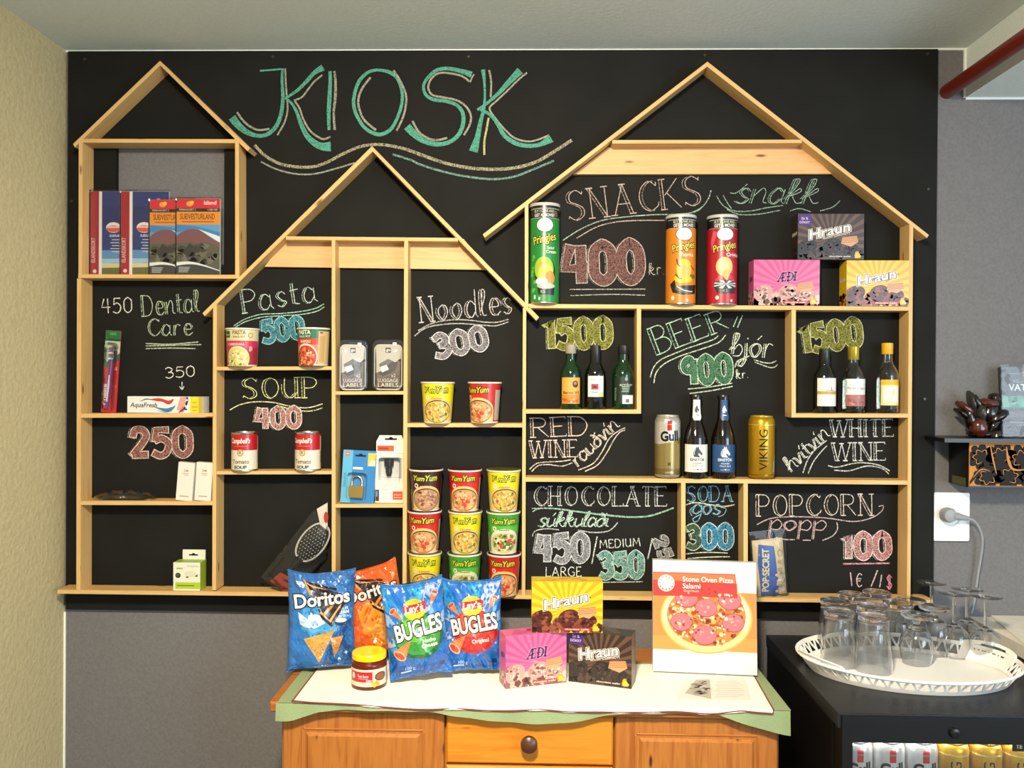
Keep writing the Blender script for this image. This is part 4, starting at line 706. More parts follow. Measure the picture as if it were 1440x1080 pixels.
# hairbrush in a bag
t = thing('wrapped_hairbrush', 'black paddle hairbrush leaning in a clear plastic bag', 'hairbrush', tuple(at(393, 822, -.034)), (0, math.radians(38), 0))
m = MB(); m.grid(lambda u, v: (.031*(1+.12*math.sin(math.pi*v))*math.cos(2*math.pi*u)*math.sin(math.pi*min(max(v, .02), .98))**.55, -.004-.007*math.sin(math.pi*v)+0.0*u, .098+.094*v) if False else ((u-.5)*.062*(math.sin(math.pi*min(max(v, .01), .99))**.45), -.002-.008*math.sin(math.pi*u)*math.sin(math.pi*v), .09+.105*v), 20, 24, '1a1a19', 'gloss')
m.tube([(0, 0, .0), (0, 0, .03), (0, -.001, .07), (0, -.001, .1)], [.008, .0095, .008, .012], 14, '141414', 'gloss'); m.build('brush', t, True)
m = MB(); rim = [(.0325*math.copysign(abs(math.cos(a))**.8, math.cos(a)), -.001, .1425+.056*math.sin(a)) for a in [2*math.pi*k/36 for k in range(37)]]; m.tube(rim, .0026, 8, 'c8c8c4', 'gloss'); m.build('frame', t, True)
m = MB(); R = random.Random(3)
for i in range(7):
    for j in range(11):
        x, z = (i-3)*.0075+(j % 2)*.0035, .097+j*.0088
        if (x/.029)**2+((z-.1425)/.05)**2 < 1: m.tube([(x, -.008, z), (x, -.018, z)], .0006, 5, '2a2a28'); m.blob(x, -.019, z, .0013, .0013, .0013, 'd8d4c0', 'card', 6, 4)
o = m.build('bristles', t); o['kind'] = 'stuff'
m = MB(); m.prism([(-.024, -.002), (.03, -.004), (.034, .04), (-.016, .034)], -.016, -.015, '9a3220', 'gloss'); m.build('label_card', t, label='red brown card')
m = MB(); m.prism([(-.046, .219), (-.013, .192), (.012, .192), (-.034, .250)], -.004, -.003, 'dcd4c8', 'gloss'); a = Art(); a.ell(-13, 217, 6, 15, 'b83a2c', 1, rot=38); a.put(m, front(-.004)); m.build('header_card', t, label='white card with red mark')
m = MB(); m.grid(lambda u, v: ((lambda zz: -.05+u*(min(.046, (.128-zz*.616)/.788)+.05))(-.012+.225*v), -.008-.016*math.sin(math.pi*u)**.5*(math.sin(math.pi*v)**.3)+.004*noise.noise(Vector((u*9, v*22, 1))), -.012+.225*v), 16, 44, m='cling_film'); m.build('plastic_bag', t, True)

# ---- chip tubes, cartons
def tube_can(px, H, body, label, kind, rz=0):
    R = .0385; t = thing('crisp_tube', label, 'crisp tube', spot(px, 400, Zsna, -.041), (0, 0, math.radians(rz)), 'crisp tubes on the snacks shelf')
    h = H*1000; m = MB(); m.lathe([(R, .003), (R, H*.5), (R, H-.008)], 48, body, 'gloss'); a = Art(); dk = {'green': '0f6a2c', 'orange': 'c86410', 'red': '8c0f24'}[kind]; lt = {'green': '5fc04a', 'orange': 'f4a83a', 'red': 'e0506a'}[kind]
    a.rect(-120, h-h*.155, 120, h, '14161a', 1); a.text('BUY 2 CANS AND', -2, h-h*.100, 7, 'd8d8a8', 3, .01, w=54); a.text('GET A MOVIE!', -2, h-h*.142, 8, 'f0f0f0', 3, .02, w=54)
    for k in range(24): a.rect(-46+k*4, h-h*.066, -43.5+k*4, h-h*.058, 'd8d8d4', 2)
    for k in range(24): a.rect(-46+k*4, h-h*.158, -43.5+k*4, h-h*.152, 'c8c8c4', 2)
    a.poly([(24, h-h*.14), (38, h-h*.14), (36, h-h*.08), (26, h-h*.08)], '6a5a34', 2)
    a.ell(0, h*.775, 23, h*.075, '1c1a1a', 2); a.ell(0, h*.775, 21.5, h*.068, 'f0ece6', 3)
    a.text('Pringles', 1, h*.605, h*.082, 'f0dc4a', 5, .012, .12, w=64, rot=12, out='1c1612', ow=.07)
    if kind == 'green':
        a.text('Sour', 16, h*.535, 8, 'e4f0dc', 4, .02); a.text('Cream', 18, h*.495, 8, 'e4f0dc', 4, .02); a.ell(0, h*.31, 30, h*.145, '123a1c', 2); a.ell(-2, h*.34, 26, h*.12, '9cc83c', 3); a.ell(3, h*.29, 20, h*.10, 'e8cf4a', 4); a.ell(14, h*.25, 13, h*.07, 'f0922a', 5); a.ell(-8, h*.38, 9, h*.03, 'd8a83a', 4); a.ell(-8, h*.215, 16, h*.038, 'e6f2ee', 6)
        a.poly([(-20, h*.17), (28, h*.17), (26, h*.08), (-16, h*.085)], '16221c', 6); a.ell(4, h*.17, 24, h*.03, 'b8c4b8', 7); a.text('KS', -4, h*.1, 8, 'b0b8a8', 8); a.rect(-30, h*.04, -24, h*.08, 'c8f0d0', 3); a.rect(-16, h*.03, -11, h*.06, 'c8f0d0', 3); a.blobs(10, -32, h*.3, 6, h*.2, 8, [lt], 1.5, 3)
    elif kind == 'orange':
        a.text('Paprika', 8, h*.53, 9, 'f8e6c8', 4, .02); a.ell(0, h*.39, 20, h*.11, 'f2c83a', 3); a.ell(0, h*.36, 15, h*.07, 'e8b860', 4); a.ell(-2, h*.28, 24, h*.05, 'e6c81e', 4); a.stroke([(-20, h*.5), (-16, h*.44), (-10, h*.41)], 4, '5a3a14', 5, True); a.stroke([(18, h*.43), (24, h*.4), (30, h*.38)], 4, '9a3a14', 5, True); a.stroke([(-22, h*.33), (-14, h*.29), (-6, h*.28)], 3, '3a3a14', 6, True); a.blobs(8, 22, h*.31, 7, h*.02, 6, ['6a6a1c', '3c4a14'], 6, 2)
        a.poly([(-38, h*.22), (-24, h*.27), (-22, h*.2), (20, h*.21), (40, h*.22), (36, h*.12), (-4, h*.1), (-30, h*.13)], '14110c', 5); a.poly([(-22, h*.21), (22, h*.13), (10, h*.1), (-24, h*.16)], '5a5850', 6); a.stroke([(-20, h*.2), (0, h*.15), (24, h*.14)], 2.5, 'd8d4c8', 7, True); a.ell(-30, h*.07, 5, h*.025, 'e8e0c8', 3); a.rect(6, h*.03, 11, h*.055, 'f4e0b8', 3)
    else:
        a.text('Original', 24, h*.53, 10, 'f4d8dc', 4, .02); a.poly([(-36, h*.6), (-20, h*.8), (-32, h*.82), (-40, h*.7)], lt, 1.5); a.ell(-2, h*.42, 22, h*.105, 'f0c878', 3); a.poly([(-20, h*.38), (16, h*.38), (4, h*.26)], 'e8b860', 3.5); a.ell(-6, h*.43, 12, h*.06, 'f6dc9c', 4)
        a.ell(2, h*.22, 34, h*.05, '3a3c40', 3); [a.poly([(2, h*.225), (2+33*math.cos(q), h*.22+h*.045*math.sin(q)), (2+33*math.cos(q+.35), h*.22+h*.045*math.sin(q+.35))], 'd8dce0', 4) for q in [k*.785+.2 for k in range(8)]]
        a.poly([(-28, h*.2), (32, h*.2), (28, h*.12), (-20, h*.12)], '26282c', 2.8); a.text('KS', 0, h*.135, 8, 'b0b0b0', 4); a.ell(-20, h*.075, 5, h*.022, 'f0d8d8', 3); a.rect(14, h*.03, 20, h*.055, 'f4e0e0', 3); a.blobs(10, 0, h*.3, 26, h*.1, 12, [lt, 'd23a54'], 1.5, 6)
    a.clipbox(-118, 3.2, 118, h-8).put(m, cyl([(R, 0), (R, H)]), 'gloss', 5, .00014, .00007); m.build('tube', t, True, 60)
    m = MB(); m.lathe([(R-.001, 0), (R+.0004, .0008), (R+.0004, .003), (R, .0036)], 44, m='steel'); m.build('bottom_rim', t, True)
    m = MB(); m.lathe([(R, H-.0085), (R+.0012, H-.008), (R+.0014, H-.002), (R+.0004, H-.0004), (R-.003, H), (R-.004, H-.003), (0, H-.003)], 44, 'c9c9c6', 'gloss'); m.build('lid', t, True)
tube_can(765.5, .258, '1c8a3a', 'green crisp tube standing against the shelf post', 'green'); tube_can(957, .230, 'e0841c', 'orange crisp tube beside the red one', 'orange', 4); tube_can(1015, .230, 'b8142c', 'red crisp tube beside the orange one', 'red')
def choc(kind, label, loc, rz=0, W=168, H=117, D=50):
    body, ray, dark = {'pink': ('e06aa0', 'd0508c', 'c4608c'), 'yellow': ('f0c81c', 'dca814', 'c89a14'), 'dark': ('3a2c28', '6a4a3c', '1e1614')}[kind]
    m = MB(); w = W/2*MM; d = D/2*MM; m.box(-w, w, -d, d, 0, H*MM, body, 'gloss'); a = Art(); cx, cy = 0, H*.42
    for k in range(26):
        q = 2*math.pi*k/26; p = q+.11; r0 = 8; a.poly([(cx+r0*math.cos(q), cy+r0*math.sin(q)), (cx+150*math.cos(q), cy+150*math.sin(q)), (cx+150*math.cos(p), cy+150*math.sin(p)), (cx+r0*math.cos(p), cy+r0*math.sin(p))], ray, 1)
    pal = {'pink': ['c89a94', '8a5a50', 'e0c0b0', '6a3a34', 'd8b0a4', 'b87a70', 'e8d0c4'], 'yellow': ['5a2418', '7a3826', '3a1610', '94503c', '4a1c14', '8a4634'], 'dark': ['241a18', '3a2a26', '1a1210', '4a3630', '2c201c']}[kind]
    if kind == 'pink': a.rect(-w*1000, 0, w*1000, H*.16, 'c88a84', 2); a.poly([(-W/2, H*.1), (-W/2, H*.3), (-W*.25, H*.22), (0, H*.34), (W*.3, H*.3), (W/2, H*.36), (W/2, 0), (-W/2, 0)], 'd08a94', 2)
    a.blobs(60, 0, H*.13, W*.48, H*.13, 13, pal, 3, 3, True)
    for cx_, cy_, r, s in ((-W*.36, H*.28, 26, 5), (W*.02, H*.3, 25, 7), (W*.3, H*.22, 20, 9)):
        a.ell(cx_, cy_, r, r*.72, pal[0], 4.2, rot=20); a.blobs(34, cx_, cy_, r*.8, r*.55, 6, pal, 5, s)
    wx, wy = W*.27, H*.4
    a.poly([(wx-20, wy-6), (wx-16, wy+10), (wx+20, wy+14), (wx+24, wy-2), (wx+6, wy-14)], 'd8a070', 6.5)
    for k in range(4): a.stroke([(wx-18, wy-4+k*4), (wx+22, wy+k*4)], 1.3, 'a86a3c', 7)
    a.rect(-W*.06, H*.045, W*.34, H*.1, 'b82028' if kind != 'dark' else '2a1c18', 7); a.text('chocolate wafer', W*.14, H*.055, 4, 'f0e0d0', 8, .02, w=56); a.blobs(5, W*.4, H*.1, 5, 5, 10, ['f0c02c', 'e8a81c'], 8, 4); a.rect(W*.375, H*.04, W*.435, H*.13, 'f4cc3a', 9.5)
    if kind == 'pink':
        
        def slab(k, e, L):
            h_, q = H*.2, .07; T = lambda x, y: ((x-1.06)*h_*.92+y*h_*.12, H*.53+y*h_+(x-1.06)*h_*.07)
            for P_, w_ in (([(.0, 0), (.42, 1)], .12), ([(.52, 0), (.52, 1)], .2), ([(.38, .95), (.9, .95)], .13), ([(.2, .33), (.8, .5)], .11), ([(.44, .05), (.94, .05)], .13), ([(-.1, .04), (.2, .04)], .12), ([(.86, .72), (.9, 1.0)], .09), ([(.9, 0), (.95, .28)], .09),
                           ([(1.2, 0), (1.2, 1)], .2), ([(1.02, .5), (1.42, .5)], .11), ([(1.06, .05), (1.3, .05)], .12), ([(1.06, .95), (1.3, .95)], .12), ([(2.0, 0), (2.0, 1)], .22), ([(1.84, .05), (2.16, .05)], .12), ([(1.84, .95), (2.16, .95)], .12)): a.stroke([T(*p) for p in P_], (w_+e)*h_, k, L)
            a.stroke([T(*p) for p in ((1.15, .94), (1.45, .92), (1.68, .7), (1.7, .35), (1.5, .09), (1.15, .06))], [(w_+e)*h_ for w_ in (.11, .14, .2, .2, .14, .11)], k, L, True)
        slab('e8a8d0', .09, 8); slab('5a2560', 0, 9); a.text('ævintýri', -6, H*.46, 4, 'f0c0dc', 8)
    else:
        a.text('Hraun', -2, H*.53, H*.215, 'f6f2ea', 8, .075, .16, w=W*.68, rot=12); a.text('Hraun', -2, H*.53, H*.215, '3a1a12', 8.6, .045, .16, w=W*.66, rot=12); a.text('Hraun', -2, H*.535, H*.205, 'f6f2ea', 9.2, .012, .16, w=W*.635, rot=12)
        a.stroke([(-W*.32, H*.50), (W*.33, H*.70)], 2.2, '2a1410' if kind == 'dark' else '5a2418', 7.5)
        if kind == 'dark': a.text('dökkt súkkulaði', W*.08, H*.5, 4.5, 'd8c8b8', 8, .02, rot=12, w=70); a.rect(-W/2+2, H*.74, -W/2+34, H-1, '4a2a7c', 8); a.text('56 %', -W/2+17, H*.87, 6.5, 'd0b8e0', 9, .03); a.text('DÖKKT', -W/2+17, H*.79, 5.5, 'd0b8e0', 9, .03)
    a.clipbox(-W/2+.3, .3, W/2-.3, H-.3).put(m, front(-d), 'gloss', None, .0001, .00007)
    s = Art(); s.blobs(26, 0, H*.14, D*.42, H*.12, 9, pal, 2, 6, True); s.text('ÆÐI' if kind == 'pink' else 'Hraun', 0, H*.55, 11, '5a2560' if kind == 'pink' else 'f0e6d8', 3, .04, rot=6)
    s.clipbox(-D/2+.3, .3, D/2-.3, H-.3).put(m, lambda u, v, h: (-w-h, -u, v), 'gloss', None, .0001, .00007)
    tp = Art(); tp.blobs(12, 0, 0, W*.4, D*.3, 14, [ray], 1, 4, True); tp.clipbox(-W/2, -D/2, W/2, D/2).put(m, lambda u, v, h: (u, v, H*MM+h), 'gloss')
    return single(m, 'biscuit_carton', label, 'box', loc, (0, 0, math.radians(rz)), 'chocolate biscuit cartons')
YC = -.0335
choc('pink', 'pink chocolate biscuit carton on the shelf under the dark carton', spot(1102, 400, Zsna, YC)); choc('yellow', 'yellow chocolate biscuit carton on the shelf by the end post', spot(1228.6, 400, Zsna, YC), 0, 158)
q = spot(1163, 400, Zsna, YC); choc('dark', 'dark brown carton bridging the pink and yellow cartons on the shelf', (q[0], q[1], q[2]+.1185))
# ---------------------------------------------------------------- bottles and cans
def wine(px, py, Zf, label, glass, H, R, cap, capc, capz, lab, art, group, Y=-.032):
    t = thing('wine_bottle', label, 'bottle', spot(px, py, Zf, Y), (0, 0, 0), group)
    sh = H*.53; nr = .0125; ne = H*.74
    prof = [(R*.55, .003), (R-.003, 0), (R, .004), (R, sh-.012), (R*.985, sh), (R*.9, sh+.012), (R*.68, sh+.024), (R*.5, sh+.034), (nr+.001, ne), (nr, ne+.008), (nr, H-.004)]
    prof = [(0, .005)]+smoothpts(prof[:3], 3)+smoothpts(prof[3:], 4)
    m = MB(); m.lathe(prof, 40, m=glass)
    if glass == 'bottle_glass': inner = [(max(r-.0018, 0), z+(.004 if i < 4 else 0)) for i, (r, z) in enumerate(prof)]; m.lathe([p for p in inner if p[1] < H-.006][::-1], 40, m=glass)
    m.build('glass', t, True, 50)
    if glass == 'bottle_glass':
        m = MB(); m.lathe([(0, .0095)]+[(R-.0024, .0105), (R-.0024, sh-.012), (R*.9-.0024, sh+.010), (R*.62-.002, sh+.024), (0, sh+.0241)], 36, m='pale_glass'); m.build('wine', t, True, 50)
    m = MB(); m.lathe([(nr+.001, capz*H), (nr+.0016, capz*H+.001), (nr+.0016, H-.001), (nr, H), (0, H)], 32, capc, cap); m.build('cap', t, True)
    m = MB(); z0, z1, uw = lab; a = Art(); a.rect(-uw, z0, uw, z1, art[0], 0); art[1](a, uw, z0, z1); a.clipbox(-uw, z0, uw, z1); a.put(m, cyl([(R, 0), (R, H)]), 'card', 4, .0003); m.build('label', t); return t
def l1(a, w, z0, z1):
    h = z1-z0; a.rect(-w, z0, w, z0+h*.35, 'd88a34', 1); a.ell(w*.42, z0+h*.75, 8, 9, '3a2418', 2); a.ell(w*.42, z0+h*.77, 4.5, 5, 'a87a58', 3); a.ell(w*.42, z0+h*.7, 5, 3, '1c1410', 3); a.text('Baron VII', 0, z0+h*.38, 7, '4a2a10', 3, .02, w=w*1.6); a.blobs(14, 0, z0+h*.15, w*.9, h*.1, 6, ['c8742a', 'e8b870', 'b8641e'], 2, 3)
def l2(a, w, z0, z1):
    h = z1-z0; a.text('Gemma', 0, z0+h*.8, 5, '6a7a84', 2, 0, w=w*1.4); a.rect(-w*.55, z0+h*.35, w*.3, z0+h*.62, 'b83a44', 2); a.rect(-w*.3, z0+h*.42, w*.1, z0+h*.54, '3a1418', 3); a.rect(-w*.5, z0+h*.2, w*.3, z0+h*.24, '8a8a84', 2); a.ell(w*.7, z0+h*.06, 9, 9, 'c8d08a', 3)
def l3(a, w, z0, z1):
    h = z1-z0; a.text('ambo', 6, z0+h*.66, 8, 'b8c8c0', 2, 0, w=w*1.2); [a.rect(-6+k % 3, z0+h*(.62-.06*k), 16-k % 4, z0+h*(.62-.06*k)+2, '9aaca4', 2) for k in range(4)]; a.rect(-4, z0, w, z0+h*.32, 'e8ece8', 2); a.rect(4, z0+3, 14, z0+h*.18, '6a706c', 3); a.ell(6, z0+h*.92, 4, 5, '8a9c94', 2); a.text('PINOTAGE', -w*.7, z0+h*.36, 5, '9ab0a6', 2, 0, rot=90)
def l4(a, w, z0, z1):
    h = z1-z0; a.rect(-w, z0+h*.42, w, z0+h*.53, 'c8a44a', 2); a.text('♞' if False else 'i', w*.3, z0+h*.58, 9, '4a4438', 3, .03); a.rect(-w*.2, z0+h*.55, w*.6, z0+h*.57, '6a6048', 3)
def l5(a, w, z0, z1):
    h = z1-z0; a.rect(-w, z0, w, z0+h*.42, 'b0706a', 2); a.blobs(12, 0, z0+h*.2, w*.8, h*.14, 7, ['c88a80', 'd8a89c', '9a5a58'], 3, 3); a.text('First Cape', 0, z0+h*.62, 6, '9aa4b4', 3, .02, w=w*1.6); a.rect(-w*.95, z0+h*.5, -w*.85, z0+h*.95, 'b8c8d0', 3)
def l6(a, w, z0, z1):
    h = z1-z0; a.rect(-w, z1-h*.2, w, z1, 'f2b81c', 2); a.rect(-w*.8, z0+h*.1, w*.9, z0+h*.75, 'f8f4e4', 2); a.poly([(2, z0+h*.2), (9, z0+h*.55), (5, z0+h*.68), (0, z0+h*.5)], 'e8d8a8', 3); a.text('Blanc', 0, z0+h*.12, 5, 'c8b06a', 3)
RW, WW = 'small red wine bottles', 'small white wine bottles'
wine(802.5, 530, Zred, 'red wine bottle with an orange label', 'green_glass', .168, .028, 'card', 'a8a090', .86, (14, 82, 27), ('e8a84a', l1), RW)
wine(837, 530, Zred, 'red wine bottle with a white label and black neck', 'dark_glass', .166, .0275, 'gloss', '1a1818', .72, (32, 86, 22), ('eeece8', l2), RW)
wine(876, 530, Zred, 'green wine bottle with a dark label beside the divider', 'green_glass', .166, .028, 'gloss', '1c1414', .86, (14, 84, 30), ('0a2412', l3), RW)
wine(1159.5, 530, Zwhi, 'dark wine bottle with a white label and gold stripe', 'dark_glass', .166, .0285, 'gloss', '161616', .76, (18, 90, 28), ('f4f0e8', l4), WW)
wine(1200, 530, Zwhi, 'clear wine bottle with gold cap and pink label', 'bottle_glass', .172, .0285, 'tin', 'c8b03c', .80, (18, 88, 30), ('f0f0f0', l5), WW)
wine(1247.5, 530, Zwhi, 'clear wine bottle with yellow cap and yellow label', 'bottle_glass', .181, .0275, 'gloss', 'f0b41c', .84, (20, 86, 26), ('f6e490', l6), WW)
def beer(px, label, lc, ink, cap):
    t = thing('beer_bottle', label, 'bottle', spot(px, 640, Zbee, -.034), (0, 0, 0), 'horse label beer bottles'); R, H = .0305, .216
    m = MB(); pr = [(0, .005), (R*.6, .003), (R-.003, 0), (R, .004), (R, .092)]+smoothpts([(R, .092), (R*.97, .105), (R*.78, .128), (R*.52, .152), (.0145, .172), (.0132, .19), (.0132, .204)], 5)[1:]+[(.0148, .2045), (.0148, .209), (.0135, .2095)]
    m.lathe(pr, 40, m='brown_glass'); m.build('glass', t, True, 50)
    m = MB(); m.lathe([(.0135, .2095), (.0152, .2095), (.0155, .211), (.0138, .2155), (0, .2165)], 28, '141414', 'gloss'); m.build('cap', t, True)
    cy = cyl([(R, 0), (R, .2)]); m = MB(); a = Art(); a.rect(-38, 17, 38, 88, lc, 0)
    a.poly([(-9, 56), (-12, 63), (-11, 70), (-8, 76), (-4, 79), (-4, 85), (-1, 80), (2, 84), (3, 78), (8, 71), (12, 66), (12, 62), (9, 60), (6, 64), (2, 66), (1, 62), (5, 58), (5, 55), (-3, 56)], ink, 2); a.stroke([(-6, 76), (-9, 70), (-9, 62)], 1.4, lc, 3)
    a.text('EINSTÖK', 0, 46, 7, ink, 3, .03, w=38); a.text('ICELANDIC', 0, 38, 3.5, ink, 3, .02, w=22); a.text('WHITE ALE' if lc[0] == 'f' else 'PALE ALE', 0, 31, 4.5, ink, 3, .0, w=28); a.rect(-12, 23, -4, 24, ink, 3); a.rect(4, 23, 12, 24, ink, 3); a.ell(-1, 24, 1.6, 1.6, ink, 3); a.ell(1, 24, 1.6, 1.6, ink, 3)
    a.put(m, cy, 'card', 4, .0004); m.build('label', t)
    m = MB(); f2 = cyl([(.0205, .150), (.0152, .170), (.0140, .187), (.0136, .204)]); a = Art()
    a.poly([(-13, 158), (-8, 150), (8, 150), (13, 158), (14, 172), (14, 203), (-14, 203), (-14, 172)], lc, 0); a.poly([(-6, 170), (-8, 176), (-6, 182), (-3, 185), (-2, 190), (0, 186), (2, 188), (3, 183), (7, 177), (8, 174), (5, 172), (2, 176), (1, 172), (3, 169)], ink, 2); a.rect(-6, 162, 6, 164, ink, 2)
    a.put(m, f2, 'card', 3, .0006); m.build('neck_label', t)
beer(978, 'brown beer bottle with a white horse label', 'f2eee6', '3c4458', '141414'); beer(1016.5, 'brown beer bottle with a blue horse label', '1f4a7c', 'd8e2ee', '141414')
def can_body(t, kind, R=.033, H=.163):
    bodyc = 'cfc9ba' if kind == 'gull' else 'c99a1c'
    m = MB(); pr = [(R-.007, .0012), (R-.003, .003), (R, .009), (R, H-.017), (R-.002, H-.010), (R-.0055, H-.004)]; m.lathe(pr, 48, bodyc, 'tin'); a = Art(); f = cyl([(R, 0), (R, H-.017), (R-.0055, H-.004), (R-.0055, H)])
    if kind == 'gull':
        a.poly([(-100, 96), (-30, 86), (0, 92), (34, 104), (100, 100), (100, 158), (-100, 158)], 'e8e6e0', 1); a.rect(-100, 9, 100, 26, '8a7a4a', 1); a.stroke([(-100, 97), (-30, 87), (0, 93), (34, 105), (100, 101)], 2, 'b8a468', 2); a.poly([(-100, 96), (-30, 86), (0, 92), (34, 104), (100, 100), (100, 26), (-100, 26)], 'a8935a', 1)
        a.rect(-6, 124, 7, 157, 'd8342c', 3); a.rect(-6, 138, 7, 141, 'e8887c', 4); a.text('Gull', 1, 98, 25, '1c2228', 4, .04, w=48, rot=4); a.rect(-4, 34, 3, 42, '6a5a30', 3); a.text('LAGER', 0, 14, 5, 'e8dcb8', 3, .02)
    else:
        a.text('VIKING', 7, 76, 22, '1a1408', 4, .0, rot=90, w=104); a.rect(26, 18, 34, 46, 'e0dcd0', 3); a.blobs(60, 0, 76, 60, 60, 2.2, ['b88a14', 'e0b83c', 'a87a10'], 1, 5, True); a.rect(-100, 9, 100, 13, '9a7418', 2); a.rect(-100, 138, 100, 141, 'e8cc6a', 2)
    a.put(m, f, 'tin', 4, .00014); m.build('body', t, True, 60)
    m = MB(); m.lathe([(R-.0055, H-.004), (R-.0048, H-.0025), (R-.0052, H-.0008), (R-.0065, H-.0006), (R-.008, H-.004), (0, H-.004)], 40, 'd8d6d0' if kind == 'gull' else 'd8b44a', 'tin'); m.build('lid', t, True)
    m = MB(); m.rbox(-.006, .006, -.0004, .0004, -.011, .011, .004, 'd0cec8', 'tin'); o = m.build('pull_tab', t); o.rotation_euler = (math.pi/2, 0, 0); o.location = (0, -.004, H-.0028)
t = thing('beer_can', 'silver and gold beer can beside the white label bottle', 'can', spot(938.5, 640, Zbee, -.035)); can_body(t, 'gull'); t = thing('beer_can', 'tall gold beer can beside the blue label bottle', 'can', spot(1070.5, 640, Zbee, -.035)); can_body(t, 'viking', .0335, .163)
# popcorn bag
t = thing('popcorn_bag', 'folded blue and cream microwave popcorn bag in clear wrap', 'popcorn', spot(1085, 835, Zled, -.036), (0, math.radians(-5), math.radians(8)))
m = MB(); m.grid(lambda u, v: ((u-.5)*.082, -.001-.014*math.sin(math.pi*u)**.6*math.sin(math.pi*v)**.4, .002+.145*v), 18, 26, 'c9b58e', 'card'); m.grid(lambda u, v: ((u-.5)*.082, .004, .002+.145*v), 2, 2, 'c9b58e', 'card', True); a = Art(); bf = lambda u, v, h: (u, -.001-.014*max(math.sin(math.pi*min(max(u/.082+.5, 0.01), .99)), 0)**.6*max(math.sin(math.pi*min(max((v-.002)/.145, .01), .99)), 0)**.4-h, v)
a.poly([(-30, 2), (18, 2), (14, 70), (12, 130), (-28, 138), (-34, 90)], '2f559c', 1); a.text('POP·SECRET', -8, 70, 17, 'c8bca0', 3, .04, rot=86, w=112, out='26406a', ow=.04); a.blobs(16, 26, 70, 10, 60, 8, ['b8a478', 'd8c8a0', 'a8946a'], 2, 5); a.blobs(6, 10, 40, 10, 30, 7, ['d0a890', 'b8a090'], 2.5, 2); a.ring(28, 110, 7, 8, 1.5, '8a7a54', 4); a.ring(30, 40, 6, 7, 1.5, '8a7a54', 4)
a.clipbox(-40, 3, 40, 145).put(m, bf, 'card', 7, .0005, .0001); m.build('paper_bag', t, True)
m = MB(); m.grid(lambda u, v: ((u-.5)*(.088+.012*v), -.004-.014*math.sin(math.pi*u)**.5*(1-v*.8)*math.sin(math.pi*min(v+.05, 1))**.3+.003*noise.noise(Vector((u*8, v*12, 4))), .172*v), 14, 24, m='cling_film'); m.build('clear_wrap', t, True)

# ---------------------------------------------------------------- the pine cabinet, its cloth and what stands on it
YB = -.417
A0 = at(379, 990, YB); A1 = at(1112, 994, YB); ZT = (A0.z+A1.z)/2-.0012; X0, X1 = A0.x, A1.x
ct = thing('pine_cabinet', 'orange pine sideboard with panelled doors and centre drawers', 'cabinet', (0, 0, 0))
def wbx(name, x0, x1, y0, y1, z0, z1, mat, parent, vert=False, bev=0, lab=None):
    m = MB()
    if bev:
        m.add([(x0, y1, z0), (x1, y1, z0), (x1, y1, z1), (x0, y1, z1), (x0, y0+bev, z0), (x1, y0+bev, z0), (x1, y0+bev, z1), (x0, y0+bev, z1), (x0+bev, y0, z0+bev), (x1-bev, y0, z0+bev), (x1-bev, y0, z1-bev), (x0+bev, y0, z1-bev)],
              [(0, 3, 2, 1), (0, 1, 5, 4), (1, 2, 6, 5), (2, 3, 7, 6), (3, 0, 4, 7), (4, 5, 9, 8), (5, 6, 10, 9), (6, 7, 11, 10), (7, 4, 8, 11), (8, 9, 10, 11)], m=mat)
    else: m.box(x0, x1, y0, y1, z0, z1, m=mat)
    r = _wr.uniform(0, 40); m.g = [((v[2] if vert else v[0])+r, (v[0] if vert else v[2])+r*.3, v[1]) for v in m.v]
    return m.build(name, parent, label=lab)
wbx('top', X0, X1, YB, -.02, ZT-.022, ZT, 'cabinet_pine', ct, bev=.003)
BX0, BX1 = at(394, 1050, -.395).x, at(1098, 1050, -.395).x; DX0, DX1 = at(627.5, 1050, -.4).x, at(862, 1050, -.4).x; YD = -.397
wbx('body', BX0, BX1, YD+.018, -.025, .06, ZT-.022, 'cabinet_pine', ct, True)
for x0, x1 in ((BX0+.004, BX0+.06), (BX1-.06, BX1-.004)):
    for y0, y1 in ((YD+.022, YD+.06), (-.07, -.03)): wbx('foot', x0, x1, y0, y1, 0, .06, 'cabinet_pine', ct, True)
def pdoor(x0, x1, ks):
    z0, z1 = .075, ZT-.028; d = wbx('door', x0, x1, YD, YD+.018, z0, z1, 'cabinet_pine', ct, True, .003); b = .052
    wbx('raised_panel', x0+b, x1-b, YD-.006, YD+.002, z0+b, z1-.045, 'cabinet_pine', d, True, .006); g = .006
    for a0, a1, c0, c1 in ((x0+b-g-.004, x0+b-g, z0+b-g, z1-.045+g), (x1-b+g, x1-b+g+.004, z0+b-g, z1-.045+g), (x0+b-g, x1-b+g, z1-.045+g, z1-.045+g+.004), (x0+b-g, x1-b+g, z0+b-g-.004, z0+b-g)): wbx('panel_moulding', a0, a1, YD-.0025, YD+.001, c0, c1, 'cabinet_pine', d, a1-a0 < .01, .0012)
    m = MB(); m.lathe([(.008, 0), (.007, .012), (.016, .018), (.018, .026), (.012, .034), (0, .036)], 24, m='knob_wood'); o = m.build('knob', d, True); o.location = (ks, YD, .5); o.rotation_euler = (math.pi/2, 0, 0)
pdoor(BX0+.006, DX0-.005, DX0-.03); pdoor(DX1+.005, BX1-.006, DX1+.03)
zt = ZT-.028; hts = [(zt-(at(700, 1073, YD).z), zt)]
zd = at(740, 1074, YD).z
